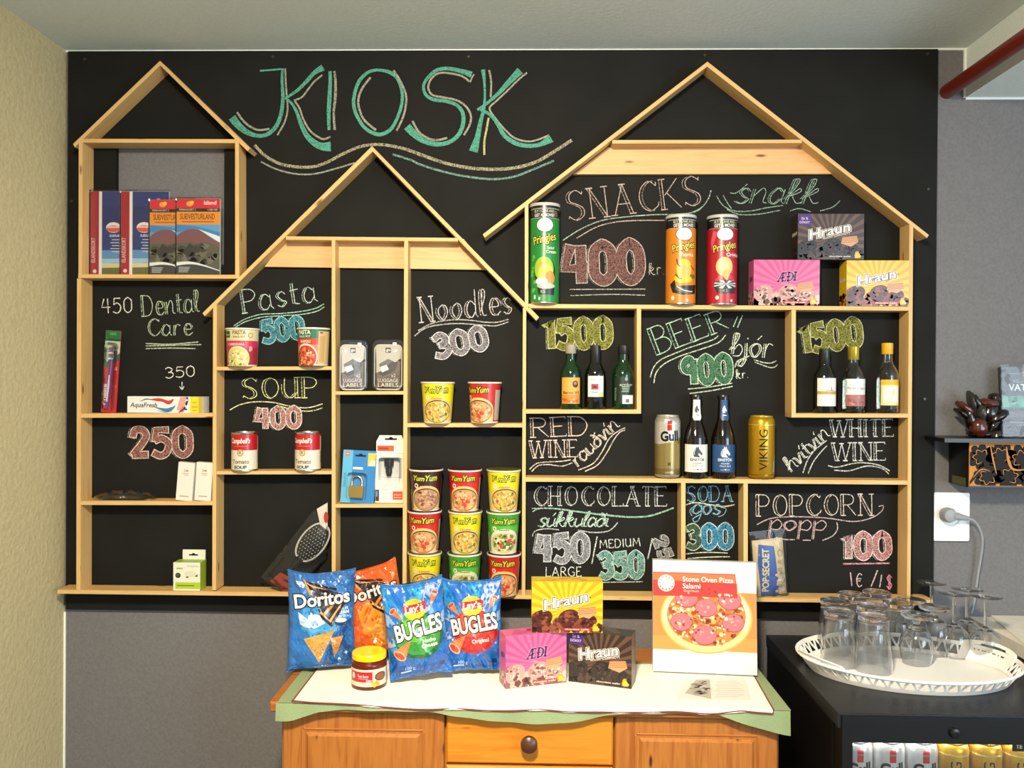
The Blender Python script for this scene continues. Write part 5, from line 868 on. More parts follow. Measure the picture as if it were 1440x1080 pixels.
for k, (z0, z1) in enumerate(((zd, zt), (zd-.165, zd-.006), (zd-.33, zd-.171), (.075, zd-.336))):
    d = wbx('drawer', DX0, DX1, YD-.004, YD+.018, z0, z1, 'drawer_pine', ct, False, .004); q = at(744, 1045, YD-.02)
    m = MB(); m.lathe([(.007, 0), (.0065, .010), (.016, .015), (.0185, .022), (.0175, .029), (.011, .034), (0, .0355)], 28, m='knob_wood'); o = m.build('knob', d, True, label='dark turned wooden knob'); o.location = (q.x, YD-.004, q.z if k == 0 else (z0+z1)/2); o.rotation_euler = (math.pi/2, 0, 0)
# tablecloth
tc = thing('tablecloth', 'white tablecloth with dark red piping and sage green border on the sideboard', 'tablecloth', (0, 0, 0))
def sheet(name, outline, z, mat, parent, th=.0012):
    m = MB(); n = len(outline); m.add([(x, y, z) for x, y in outline]+[(x, y, z+th) for x, y in outline], [list(range(n))[::-1], list(range(n, 2*n))]+[(i, (i+1) % n, n+(i+1) % n, n+i) for i in range(n)], m=mat); return m.build(name, parent)
def flap(name, pts, mat, parent, Y, th=.0012, wave=.004, ztop=None, front=0):
    """pts: pixel (x, y) of the hanging hem at depth Y; hangs from the cabinet's front edge in soft waves"""
    q = smoothpts(pts, 8); m = MB(); n = len(q); nv = 6; zt_ = ztop or ZT
    hem = [at(x, y, Y) for x, y in q]
    f = lambda i, j, o: (hem[i].x, Y-o+(-wave*(j/nv)*(.6+.5*math.sin(hem[i].x*34)+.4*math.sin(hem[i].x*71+1))), zt_+(hem[i].z-zt_)*j/nv)
    for o, fl in ((th, False), (0, True)):
        b = len(m.v)
        for j in range(nv+1):
            for i in range(n): m.v.append(f(i, j, o))
        for j in range(nv):
            for i in range(n-1):
                s_ = [b+j*n+i, b+(j+1)*n+i, b+(j+1)*n+i+1, b+j*n+i+1]; m.f.append(s_[::-1] if fl else s_); m.c.append((1, 1, 1, 1)); m.m.append(mat)
    return m.build(name, parent, True)
sheet('green_border', [(X0+.018, YB-.004), (X1-.001, YB-.004), (X1-.001, -.135), (X0+.018, -.135)], ZT+.0004, 'cloth_green', tc)
wl = onz(413, 986, ZT); wl2 = onz(445, 944, ZT); wr1 = onz(1086, 998, ZT); wr2 = onz(1060, 948, ZT)
sheet('white_panel', [(wl.x, YB-.006), (wr1.x, YB-.006), (wr2.x, -.15), (wl2.x, -.15)], ZT+.0018, 'cloth_white', tc)
flap('green_hem', [(388, 1013), (410, 1012), (432, 1006), (455, 1000), (500, 998), (600, 1001), (640, 1006), (700, 1014), (760, 1017), (820, 1013), (862, 1004), (920, 1003), (1000, 1004), (1020, 1008), (1060, 1022), (1090, 1030), (1111, 1034)], 'cloth_green', tc, YB-.005)
flap('white_hem', [(413, 985.5), (440, 988), (500, 991), (560, 996), (600, 998), (640, 996.5), (680, 999), (720, 999.5), (760, 998), (800, 1001), (850, 1001.5), (900, 1002), (950, 1001), (1000, 1004), (1030, 1001), (1045, 1000), (1065, 1002), (1087, 1003.5)], 'cloth_white', tc, YB-.0068, wave=.004, ztop=ZT+.003)
hem = smoothpts([(413, 985.5), (440, 988), (500, 991), (560, 996), (600, 998), (640, 996.5), (680, 999), (720, 999.5), (760, 998), (800, 1001), (850, 1001.5), (900, 1002), (950, 1001), (1000, 1004), (1030, 1001), (1045, 1000), (1065, 1002), (1087, 1003.5)], 5)
m = MB(); m.tube([at(x, y, YB-.0105) for x, y in hem]+[(wr1.x, YB-.008, ZT+.004)]+[(wr1.x+(wr2.x-wr1.x)*k/6, YB-.006+(-.15-YB+.006)*k/6, ZT+.0036) for k in range(1, 7)], .0016, 8, m='cloth_red'); m.tube([at(413, 985.5, YB-.0105), (wl.x, YB-.006, ZT+.004), (wl2.x, -.15, ZT+.0036)], .0016, 8, m='cloth_red'); m.build('red_piping', tc, True)
ZC = ZT+.0034
# leaflet under the pizza box and faint drawing on the cloth
lf = [onz(x, y, ZC) for x, y in ((962, 956), (1048, 953.5), (1057, 985), (952, 984))]
m = MB(); m.box(-.5, .5, -.5, .5, 0, 1, 'f0ece4'); c0 = sum(lf, Vector())/4
m = MB(); a = Art(); a.rect(0, 0, 100, 100, 'efece4', 0); a.poly([(8, 30), (46, 3), (42, 97), (20, 97)], 'c0bcae', 1); a.blobs(40, 30, 56, 12, 34, 8, ['a8a498', 'ccc8bc', '96928a', 'b4b0a6'], 2, 3)
for k in range(9): a.rect(50+(k % 3)*2, 12+9*k, 84+(k*7) % 11, 14+9*k, 'c8c6c0', 1)
fl_ = lambda u, v, h: tuple((lf[3].lerp(lf[2], u*10)).lerp(lf[0].lerp(lf[1], u*10), v*10)+Vector((0, 0, h+.0004))); a.clipbox(0, 0, 100, 100); a.put(m, fl_, 'paper', None, .0004, .0001)
for i in range(4): pass
m.add([tuple(p) for p in lf]+[(p.x, p.y, p.z+.0006) for p in lf], [(0, 1, 2, 3), (7, 6, 5, 4), (0, 4, 5, 1), (1, 5, 6, 2), (2, 6, 7, 3), (3, 7, 4, 0)], 'efece4', 'paper')
single(m, 'leaflet', 'printed leaflet with a grey photo lying in front of the pizza box', 'leaflet')
# crisp bags
def bagf(W, H, T, seed, crk=.006, pinch=.06, side=1):
    def f(u, v, h=0):
        a = min(max(2*u/W, -1), 1); b = min(max(2*v/H-1, -1), 1)
        prof = max(1-abs(a)**2.4, 0)**.6*max(1-abs(b)**3.2, 0)**.55
        n = 1-abs(noise.noise(Vector((u*16+seed, v*13, seed*1.7))))*2; n2 = 1-abs(noise.noise(Vector((u*38+v*16, v*30-u*12, seed))))*2
        edge = .35+.65*max(abs(b)**2, abs(a)**3)
        y = -side*(T*prof)-side*crk*edge*(n*.9+n2*.45-.5)*(1 if abs(a) < .97 else .3)*(1 if abs(b) < .985 else .25)
        x = u*(1-pinch*(1-b*b))+.003*noise.noise(Vector((v*26, seed, 3)))*abs(a); z = v+(.010*abs(a)**3*(b if b > 0 else b*.5))*abs(b)**3+.004*noise.noise(Vector((u*20, seed, 9)))*abs(b)**6
        return (x, y-h, z)
    return f
def crisp_bag(label, px, py, W, H, T, seed, base, art, ah, rot, back='8a8f98', crk=.006, grp='crisp bags on the sideboard', name='crisp_bag', pinch=.06, lift=0):
    p = onz(px, py, ZC); t = thing(name, label, 'crisps', (p.x, p.y, ZC+.0045+W/2*abs(math.sin(math.radians(rot[1])))+.004+lift), tuple(math.radians(r) for r in rot), grp)
    f = bagf(W, H, T, seed, crk, pinch); g = bagf(W, H, T, seed+5, crk*.6, pinch, -1); nu, nv = int(W/.0032), int(H/.0034)
    m = MB(); fl = MB(); wrap = lambda u, v: f((u-.5)*W, v*H)
    m.grid(wrap, nu, nv, base, 'film')
    art.t = [(tuple((p[0], p[1]*H*1000/ah) for p in q), k_, L_) for q, k_, L_ in art.t]; art.clipbox(-W*497, H*24, W*497, H*976).put(m, f, 'film', 3.6, .0010, .00014)
    bmix = lambda u, v: g((u-.5)*W, v*H); m.grid(bmix, nu//2, nv//2, base, 'film', True)
    o = m.build('bag', t, True, 80)
    for zz in (0.0, 1.0):                                                           # crimped seals
        s = MB(); q0, q1 = (0, .045) if zz == 0 else (.955, 1.0)
        s.grid(lambda u, v: (lambda p_: (p_[0], p_[1]-.0012-.0007*math.sin((q0+(q1-q0)*v)*H*2600), p_[2]))(f((u-.5)*W, (q0+(q1-q0)*v)*H)), nu, 14, base, 'film'); s.build('crimped_seal', t, True, 80)
    return t
def tri(a, P, c1, c2, L):
    a.poly(P, c1, L); cx = sum(p[0] for p in P)/3; cy = sum(p[1] for p in P)/3; rr = random.Random(int(cx))
    for k in range(46):
        u, v = rr.random(), rr.random()
        if u+v > 1: u, v = 1-u, 1-v
        x = P[0][0]+(P[1][0]-P[0][0])*u*.92+(P[2][0]-P[0][0])*v*.92+2*(.5-u); y = P[0][1]+(P[1][1]-P[0][1])*u*.92+(P[2][1]-P[0][1])*v*.92; a.ell(x, y, rr.uniform(1, 3.4), rr.uniform(.8, 2.2), rr.choice([c2, c2, 'f0c070', 'c87a20']), L+.5+.1*(k % 4), 7)
W, H = 158, 250
def nacho(colr):
    a = Art()
    if colr == 'blue':
        a.rect(-W/2, 0, W/2, H, '2a74c0', 1); a.poly([(-W/2, H), (W/2, H), (W/2, H*.84), (0, H*.80), (-W/2, H*.86)], '2f66b0', 1.4); a.poly([(-52, 110), (-46, 160), (10, 175), (60, 150), (40, 100), (-10, 70)], '49a2dc', 2); a.poly([(-58, 152), (-30, 128), (-24, 112), (-42, 112), (-54, 120)], 'd8eaf4', 3); a.poly([(-30, 150), (-4, 140), (8, 120), (-16, 108), (-40, 112)], 'eaf2f8', 3); a.blobs(8, -30, 128, 20, 14, 10, ['c0dcf0', 'f4f8fa', 'a0c8e4'], 4, 3)
        a.poly([(30, 96), (72, 130), (72, 20), (0, 10)], '1c4f94', 1.8)
        a.ell(46, 120, 15, 10, '16305c', 4); a.ell(47, 125, 14, 6, 'e0dcd4', 5); a.text('SOUR', 52, 152, 8, 'dfe9f4', 4, .03, rot=2); a.text('CREAM', 50, 142, 8, 'dfe9f4', 4, .03, rot=2); a.text('FLAVOUR', 51, 133, 6, 'dfe9f4', 4, .02, rot=2)
        tri(a, [(-44, 82), (32, 100), (-6, 18)], 'e0a24a', 'c88430', 5); tri(a, [(22, 80), (54, 84), (30, 26)], 'd89440', 'b87020', 4.5); a.text('+', 58, 34, 12, '8ac0e0', 5, .06)
        bx = 0
    else:
        a.rect(-W/2, 0, W/2, H, 'e2601a', 1); a.poly([(-44, 150), (30, 160), (70, 120), (60, 30), (-10, 20), (-40, 70)], 'ee9a2c', 2); a.blobs(20, 8, 80, 30, 40, 16, ['f0ac40', 'e8922a', 'f2b850'], 3, 3); tri(a, [(-24, 74), (50, 86), (20, 22)], 'eaa040', 'd88428', 4); bx = 0
    a.poly([(-40, 232), (64, 186), (20, 112)], '2a1512', 6); a.poly([(-46, 238), (-28, 204), (-38, 226), (16, 206), (-20, 214)], 'f0b070', 7); a.stroke([(-44, 236), (-26, 196)], [2, 7], 'f0a050', 7); a.stroke([(-40, 230), (36, 206)], [3, 6], '2a1512', 6.5); a.stroke([(66, 190), (22, 112), (0, 138), (-8, 158)], [5, 9, 7, 3], '3a1a12', 6.3)
    a.stroke([(58, 184), (20, 124), (-4, 150)], [2, 7, 6], 'f0b068' if colr == 'blue' else 'f2c070', 7.5); a.stroke([(44, 198), (22, 160), (2, 140)], [4, 7, 8], 'e88a34', 8.5)
    a.text('Doritos', 2, 167, 36, 'fbf6ee', 9, .025, w=136, rot=4, out='1c1210', ow=.06)
    return a
tb = crisp_bag('blue tortilla chip bag with white lettering and two nachos', 452, 943, .162, .222, .026, 2.3, '2a6cb8', nacho('blue'), 250, (-7, 0, 15), crk=.014)
crisp_bag('orange tortilla chip bag half hidden behind the salsa jar', 538, 930, .158, .208, .020, 7.1, 'e05a18', nacho('orange'), 250, (-9, -11, 20), crk=.014)
def cone(a, tip, mouth, r, L, c='e8814a'):
    d = Vector((mouth[0]-tip[0], mouth[1]-tip[1])); n = Vector((-d.y, d.x)).normalized(); ang = math.degrees(math.atan2(d.y, d.x))
    a.poly([tip, (mouth[0]+n.x*r, mouth[1]+n.y*r), (mouth[0]-n.x*r, mouth[1]-n.y*r)], c, L); a.ell(mouth[0], mouth[1], r*.55, r, 'f0b488', L+.6, rot=ang); a.ell(mouth[0], mouth[1], r*.38, r*.78, 'cf4a30', L+1.2, rot=ang); a.stroke([(tip[0]*.7+mouth[0]*.3, tip[1]*.7+mouth[1]*.3), (mouth[0]+n.x*r*.4, mouth[1]+n.y*r*.4)], [.6, 2.4], 'f4a878', L+.4)
def bugle(kind):
    a = Art(); W, H = 140, 225; c, d, l = ('3f9a3a', '1f6a2c', '6ab83c') if kind == 'green' else ('d8342a', 'b81c1c', 'e05a34')
    a.rect(-W/2, 0, W/2, H, '1f74cc', 1); cx, cy = 4, 100
    for k in range(18):
        q = 2*math.pi*k/18; col_ = ['2f9ae4', '8fb4e4', '1c7cd8', 'a8b8e8', '3aa8e8', '1a66c4'][k % 6]
        if math.sin(q) > -.35: a.poly([(cx+20*math.cos(q), cy+20*math.sin(q)), (cx+190*math.cos(q), cy+190*math.sin(q)), (cx+190*math.cos(q+.3), cy+190*math.sin(q+.3)), (cx+20*math.cos(q+.3), cy+20*math.sin(q+.3))], col_, 1.5)
    a.poly([(-W/2, 70), (W/2, 55), (W/2, 0), (-W/2, 0)], '1560b8', 2); a.poly([(-W/2, 36), (W/2, 24), (W/2, 0), (-W/2, 0)], '0f4a98', 2.2)
    a.ell(cx, cy, 60, 56, d, 3); a.ell(cx-2, cy+4, 55, 50, c, 3.6); a.ell(cx-8, cy+16, 38, 30, l, 4.2)
    a.ell(cx-4, 164, 27, 25, 'f4cc1c', 5); a.ell(cx-4, 166, 26.5, 14, 'f6e060', 5.4); a.poly([(cx-33, 158), (cx-30, 174), (cx, 176), (cx+25, 182), (cx+24, 162), (cx, 154)], 'd3262a', 6); a.text('Lay’s', cx-4, 158, 17, 'fbf6ee', 7, .03, .15, w=46, rot=6)
    a.text('BUGLES', cx+4, 99, 41, 'fbfaf4', 8, .032, .04, w=116, rot=8, out='2a2014', ow=.05)
    if kind == 'green': a.text('Nacho', cx+24, 82, 9, 'f0f4e0', 7, .03, rot=5); a.text('Cheese', cx+24, 70, 9.5, 'f0f4e0', 7, .03, rot=5)
    else: a.text('Original', cx+16, 72, 10, 'fbe4dc', 7, .03, rot=5, w=42)
    cone(a, (-16, 92), (-46, 58), 17, 9); cone(a, (-30, 140), (-52, 166), 10, 7); cone(a, (38, 160) if kind == 'green' else (40, 150), (52, 196) if kind == 'green' else (56, 182), 9, 7)
    a.rect(-46, 15, -22, 18, 'c0d8f0', 5); a.text('100 g', -24, 20, 8, 'a0c4e8', 5, .01); a.rect(46, 20, 58, 30, '0c3a7c', 5); return a
crisp_bag('blue corn snack bag with a green disc and cone snacks', 593, 959, .144, .210, .024, 3.7, '2478c8', bugle('green'), 225, (-6, -7, 10), crk=.013)
crisp_bag('blue corn snack bag with a red disc and cone snacks', 666, 948, .144, .207, .022, 9.2, '2478c8', bugle('red'), 225, (-7, -2, 2), crk=.013)
# salsa jar
p = onz(519, 963, ZC); t = thing('salsa_jar', 'small jar of red salsa with a yellow lid', 'jar', (p.x, p.y, ZC+.0004), (0, 0, math.radians(-4)))
R = .04; m = MB(); m.lathe([(0, .003)]+smoothpts([(R-.008, .0005), (R-.002, .002), (R, .008), (R, .052), (R-.002, .058), (R-.006, .063)], 3), 44, m='sauce'); m.build('jar_body', t, True, 60)
m = MB(); a = Art(); a.rect(-70, 9, 62, 47, 'ece0c4', 0); a.rect(-40, 19, 18, 42, 'c8182c', 1); a.text('Taco Sauce', -4, 30, 6, 'f6e8e4', 3, .02, w=26); a.rect(-15, 26, 8, 27.5, 'e8a8a0', 3); a.ell(-30, 32, 5, 7, 'f4e0e0', 2); a.ell(38, 30, 15, 10, '6a3018', 2); a.ell(38, 30, 12, 7, '94502c', 3); a.blobs(6, 26, 15, 8, 4, 6, ['f0b82c', 'e8a01c'], 4, 3); a.text('300g', 10, 20, 5, 'f6e8e4', 3, .02); a.put(m, cyl([(R, 0), (R, .07)]), 'gloss', 4, .0003); m.build('label', t)
m = MB(); m.lathe([(R-.006, .0635), (R-.002, .0635), (R-.001, .065), (R-.001, .0745), (R-.0025, .077), (R-.006, .078), (R-.007, .0772), (0, .0772)], 44, m='yellow_plastic'); m.build('lid', t, True, 30)
# cartons on the cloth
def onc(px, py, off=.025): p = onz(px, py, ZC); return (p.x, p.y+off, ZC+.0003)
def corner(px, py, sx, rz, W, D=50):
    p = onz(px, py, ZC); r = math.radians(rz); lx, ly = sx*W/2000, -D/2000; return (p.x-lx*math.cos(r)+ly*math.sin(r), p.y-lx*math.sin(r)-ly*math.cos(r), ZC+.0003)
c1 = corner(711, 969, -1, 19, 147); c2 = corner(888, 969, 1, -17, 147)
choc('pink', 'pink chocolate biscuit carton standing on the white cloth', c1, 19, 147, 119); choc('dark', 'dark brown carton standing on the white cloth beside the pink one', c2, -17, 147, 119)
choc('yellow', 'yellow chocolate biscuit carton balanced on the two cloth cartons', ((c1[0]+c2[0])/2-.003, (c1[1]+c2[1])/2+.004, ZC+.1199), 1, 163, 117)
# pizza box
p0, p1 = onz(918, 946, ZC), onz(1065, 952.5, ZC); WZ = (p1-p0).length*1000; HZ = 262; c = (p0+p1)/2; ang = math.atan2(p1.y-p0.y, p1.x-p0.x)
m = MB(); m.box(-WZ/2000, WZ/2000, -.0, .034, 0, HZ*MM, 'f4f1ea', 'gloss'); a = Art(); w = WZ/2; k = HZ/262
a.rect(-w, 52, w, 212, 'e8924a', 1); a.rect(-w, 52, w, 84, 'f0a050', 1.3); a.poly([(-w, 178), (w*.64, 178), (w*.6, 234), (-w, 234)], 'd23c36', 5); a.rect(w*.64, 190, w, 236, 'f4f1ea', 2); a.poly([(-w, 215), (w*.6, 212), (w*.6, 232), (-w, 232)], 'e07848', 5.3)
cx, cy = 4, 131; a.ell(cx, cy, w*.89, 86, 'e8b860', 2.5, 44); a.ell(cx, cy, w*.86, 82, 'f4dc94', 3, 44); a.ell(cx, cy+3, w*.76, 71, 'dc8a42', 3.4, 40); a.ell(cx-w*.7, cy+6, 13, 30, 'faf0d0', 3.3); a.ell(cx+w*.72, cy+6, 12, 34, 'faeecc', 3.3)
a.blobs(330, cx, cy+3, w*.72, 67, 9, ['f2d898', 'e0944e', 'f6e6b8', 'cc5c30', 'e8b860', 'f0c890', 'd87838', 'b8401f', 'c86a34', 'a8581f'], 3.8, 5); a.blobs(60, cx, cy+3, w*.7, 64, 5, ['8a4a1c', 'f8ecc8', 'b03a1c'], 4.82, 9)
for x, y, r in ((-w*.38, 174, 26), (w*.46, 171, 26), (0, 152, 25), (-w*.48, 117, 25), (w*.52, 119, 25), (-4, 88, 27)): a.ell(cx+x, y, r+1, r*.84+1, 'a83a40', 4.9); a.ell(cx+x, y+.6, r, r*.82, 'd87880', 4.95); a.blobs(7, cx+x, y, r*.6, r*.5, 5, ['eaa0a4', 'd87880', 'f0b4b4'], 4.96, int(x+90))
a.ell(-w*.74, 208, 20, 20, 'f4eee4', 6); [a.ell(-w*.74+15.5*math.cos(q), 208+15.5*math.sin(q), 1.7, 3, 'b0604a' if q > 3.2 else 'd8a090', 7, 8, rot=math.degrees(q)-90) for q in [2*math.pi*j/12 for j in range(12)]]
a.text('Stone Oven Pizza', -w*.42, 213, 12.5, 'fbf4ee', 7, .012, align='l', w=w*.98); a.text('Salami', -w*.42, 197, 12.5, 'fbf4ee', 7, .012, align='l'); a.text('Quick frozen', -w*.40, 189, 5, 'f4d8cc', 7, .01, align='l'); a.text('350g e', w*.46, 182, 5.5, 'fbeee4', 7, .03)
a.rect(-w, 0, w, 52, 'f6f3ec', 1); a.stroke([(-w, 51), (-20, 46), (w*.2, 49), (w, 51)], 1.2, 'd8b890', 2, True); [a.rect(x, 40, x+.8, 52, 'e0d8cc', 2) for x in (-w*.4, w*.1, w*.55, w*.75)]
a.clipbox(-w+.2, .2, w-.2, HZ-.2).put(m, front(0), 'gloss', None, .0001, .00007)
single(m, 'pizza_box', 'flat white and orange salami pizza box standing upright', 'box', (c.x, c.y, ZC+.0042), (math.radians(-6), 0, ang))
# ---------------------------------------------------------------- drinks fridge, counter, tray of glasses
b0 = at(1081, 893, -.03); ZFT = b0.z; YFF = -.545
f0 = onz(1171, 1004, ZFT); YFF = f0.y; FX0 = b0.x-.004; FX1 = FX0+.535; 
fr = thing('drinks_fridge', 'black glass door drinks fridge with lit cans inside', 'fridge', (0, 0, 0))
m = MB(); DY = YFF+.045
m.box(FX0, FX0+.012, DY, -.03, .03, ZFT-.03, m='black_plastic'); m.box(FX1-.012, FX1, DY, -.03, .03, ZFT-.03, m='black_plastic'); m.box(FX0+.012, FX1-.012, -.06, -.03, .03, ZFT-.03, m='black_plastic'); m.box(FX0+.03, FX1-.03, DY, -.06, .03, .08, m='black_plastic'); m.build('body', fr)
plaster('fridge_top', '17181b', '1e1f23', 300, .1, .38)
m = MB(); m.box(FX0-.002, FX1+.002, YFF+.006, -.028, ZFT-.03, ZFT, m='fridge_top'); m.build('top', fr)
zg1 = at(1250, 1037, YFF+.04).z; zf1 = at(1250, 1008, YFF).z; gx0 = at(1199, 1060, YFF).x
m = MB()
m.box(FX0+.004, gx0, YFF, DY-.003, .05, zf1, m='black_plastic'); m.box(FX1-(gx0-FX0), FX1-.004, YFF, DY-.003, .05, zf1, m='black_plastic'); m.box(gx0, FX1-(gx0-FX0), YFF, DY-.003, zf1-.052, zf1, m='black_plastic'); m.box(gx0, FX1-(gx0-FX0), YFF, DY-.003, .05, .11, m='black_plastic')
dr = m.build('door', fr)
q = at(1342, 1028, YFF); m = MB(); m.lathe([(.011, 0), (.011, .003), (.009, .006), (.004, .007), (.004, .0055), (0, .0055)], 24, m='black_plastic'); o = m.build('lock', dr, True); o.location = (q.x, YFF, q.z-.003); o.rotation_euler = (math.pi/2, 0, 0)
cling('door_glass', 'ffffff', .015, .03)
m = MB(); m.box(gx0, FX1-(gx0-FX0), YFF+.018, YFF+.022, .11, zf1-.052, m='door_glass'); m.build('door_pane', dr)
m = MB(); m.box(gx0+.01, FX1-.06, YFF+.055, YFF+.075, ZFT-.044, ZFT-.032, m='led'); m.build('light_strip', fr)
plain('fridge_white', 'e8eaee', .4)
ZCAN = at(1300, 1050, YFF+.085).z-.163+.018
m = MB(); m.box(FX0+.015, FX1-.015, YFF+.05, -.066, ZCAN-.008, ZCAN-.0005, m='fridge_white'); m.build('rack', fr)
m = MB(); m.box(FX0+.031, FX1-.031, -.064, -.0605, .082, ZFT-.031, m='fridge_white'); m.box(FX0+.0121, FX0+.0145, YFF+.05, -.0605, .082, ZFT-.031, m='fridge_white'); m.box(FX1-.0145, FX1-.0121, YFF+.05, -.0605, .082, ZFT-.031, m='fridge_white'); m.build('liner', fr)
g0 = None
cans = [(1203, 'gull', 'silver beer can in the fridge nearest its hinge frame'), (1248, 'gull', 'silver beer can in the fridge between two others like it'), (1294, 'gull', 'silver beer can in the fridge beside the gold cans'), (1338, 'viking', 'gold beer can in the fridge beside the silver cans'), (1384, 'viking', 'gold beer can in the fridge between two gold ones'), (1430, 'viking', 'gold beer can in the fridge behind the black price tag')]
prot = {}
for px, k, lb in cans:
    p = at(px, 1065, YFF+.086); loc = (p.x, YFF+.086, ZCAN)
    if k not in prot: prot[k] = thing('beer_can', lb, 'can', loc, (0, 0, math.radians(-5)), 'beer cans in the fridge'); can_body(prot[k], k, .0325)
    else: dup(prot[k], loc, lb)
p = at(1437, 1050, YFF+.015); m = MB(); m.box(-.018, .018, -.001, .001, -.010, .010, '17130f'); a = Art(); a.text('TE', -5, -4, 8, 'e4dcc8', 1, .03); a.put(m, front(-.001)); single(m, 'price_tag', 'small black tag with white letters stuck on the fridge glass', 'tag', (p.x, YFF+.0168, p.z))
# counter
k0 = at(1362, 867, WALL); ZK = k0.z; KX = k0.x
m = MB(); m.box(KX, 3.0, -.75, WALL, ZK-.03, ZK, m='worktop'); single(m, 'worktop', 'pale stone worktop beside the black fridge', 'worktop')
m = MB(); m.box(KX+.02, 3.0, -.70, WALL-.004, 0, ZK-.0302, 'd9d4ca', 'card'); single(m, 'counter_cabinet', 'pale counter base under the worktop beside the fridge', 'cabinet')
k1, k2 = onz(1393, 867, ZK), onz(1440, 907, ZK)
m = MB(); d = (k2-k1)*1.6; y0 = WALL-.002
pts = [(k1.x, k1.y-.003), (k1.x+d.x, k1.y+d.y), (k1.x+d.x+.35, k1.y+d.y), (k1.x+.5, k1.y-.003)]
n = 4; m.add([(x, y, ZK+.0004) for x, y in pts]+[(x, y, ZK+.004) for x, y in pts], [(3, 2, 1, 0), (4, 5, 6, 7)]+[(i, (i+1) % 4, 4+(i+1) % 4, 4+i) for i in range(4)], (1, 1, 1), 'worktop'); single(m, 'chopping_board', 'pale flat board lying on the worktop against the wall', 'board')
# tray: oval with slotted rim and two handles
ZTR = ZFT+.0005; tl = onz(1123, 917, ZFT+.034); trr = onz(1433, 931, ZFT+.034); tcx, tcy = (tl.x+trr.x)/2, (tl.y+trr.y)/2+.004
ta = (trr-tl).length/2; tb_ = .172; trot = math.atan2(trr.y-tl.y, trr.x-tl.x)
tr = thing('serving_tray', 'white oval plastic tray with pierced rim on the black fridge', 'tray', (tcx, tcy, ZTR), (0, 0, trot))
plain('tray_white', 'f4f2ee', .3); N = 96
rim = lambda t, s, z: ((ta-.024+.024*s)*math.cos(t), (tb_-.024+.024*s)*math.sin(t), z)
m = MB(); m.grid(lambda u, v: rim(2*math.pi*u, -4*(1-v)**1.0 if False else 0, .002) if v == 1 else ((ta-.024)*v*math.cos(2*math.pi*u), (tb_-.024)*v*math.sin(2*math.pi*u), .002), N, 6, m='tray_white'); m.grid(lambda u, v: ((ta-.024)*v*math.cos(2*math.pi*u), (tb_-.024)*v*math.sin(2*math.pi*u), 0), N, 1, m='tray_white', flip=True); m.build('tray_base', tr, True, 60)
m = MB()
for v0, v1 in ((0, .22), (.84, 1)):                                                # solid bands
    for off in (0, .002):
        m.grid(lambda u, v: (lambda vv: rim(2*math.pi*u, vv+off*30*.0, .001+.033*vv+off))(v0+(v1-v0)*v), N, 2, m='tray_white', flip=off == 0)
for i in range(N):                                                                 # slanted slats between the bands
    t0 = 2*math.pi*i/N; hnd = abs(math.sin(t0)) < .19
    if hnd and 0: continue
    for sl in (.045, -.045):
        if i % 2: continue
        w0 = .011; A = [rim(t0-w0, .22, .001+.033*.22), rim(t0+w0, .22, .001+.033*.22), rim(t0+sl+w0, .84, .001+.033*.84), rim(t0+sl-w0, .84, .001+.033*.84)]
        m.add(A+[(x*.993, y*.99, z+.0015) for x, y, z in A], [(0, 1, 2, 3), (7, 6, 5, 4), (0, 4, 5, 1), (1, 5, 6, 2), (2, 6, 7, 3), (3, 7, 4, 0)], m='tray_white')
m.tube([rim(2*math.pi*i/72, 1.04, .0345) for i in range(73)], .0032, 8, m='tray_white'); m.build('pierced_rim', tr)
for sg in ():
    m = MB(); P_ = []
    for k in range(25):
        a = math.radians(-62+124*k/24); P_.append((sg*((ta-.012)*1.0-.028+.036*math.cos(a*.9)), (tb_*.52)*math.sin(a)/math.sin(math.radians(62)), .036+.012*math.cos(a*1.35)))
    m.tube(P_, .0065, 10, m='tray_white'); m.build('handle', tr, True)
for tc_ in (24, 204):                                                               # a raised lobe with a slot to hold it by
    m = MB(); nu, nv = 30, 14; A, B = math.radians(tc_-21), math.radians(tc_+21); b = len(m.v)
    def lob(i, j, o): t_ = A+(B-A)*i/nu; s_ = .05+(1.12+.28*math.sin(math.pi*i/nu)**.6-.05)*j/nv; x, y, z = rim(t_, s_, .003+.033*s_); k_ = 1-o*.012; return (x*k_, y*k_, z+o*.0012)
    for o in (0, 1):
        for j in range(nv+1):
            for i in range(nu+1): m.v.append(lob(i, j, o))
    keep = lambda i, j: ((i+.5-nu/2)/(nu*.33))**4+((j+.5-nv*.66)/(nv*.17))**4 > 1
    for j in range(nv):
        for i in range(nu):
            if keep(i, j):
                q4 = [b+j*(nu+1)+i, b+j*(nu+1)+i+1, b+(j+1)*(nu+1)+i+1, b+(j+1)*(nu+1)+i]; k4 = [v+(nu+1)*(nv+1) for v in q4]
                for f_ in (q4, k4[::-1]): m.f.append(f_); m.c.append((1, 1, 1, 1)); m.m.append('tray_white')
                for e in range(4):
                    di, dj = ((0, -1), (1, 0), (0, 1), (-1, 0))[e]; ii, jj = i+di, j+dj
                    if not (0 <= ii < nu and 0 <= jj < nv) or not keep(ii, jj): m.f.append([q4[e], k4[e], k4[(e+1) % 4], q4[(e+1) % 4]]); m.c.append((1, 1, 1, 1)); m.m.append('tray_white')
    m.build('handle', tr)
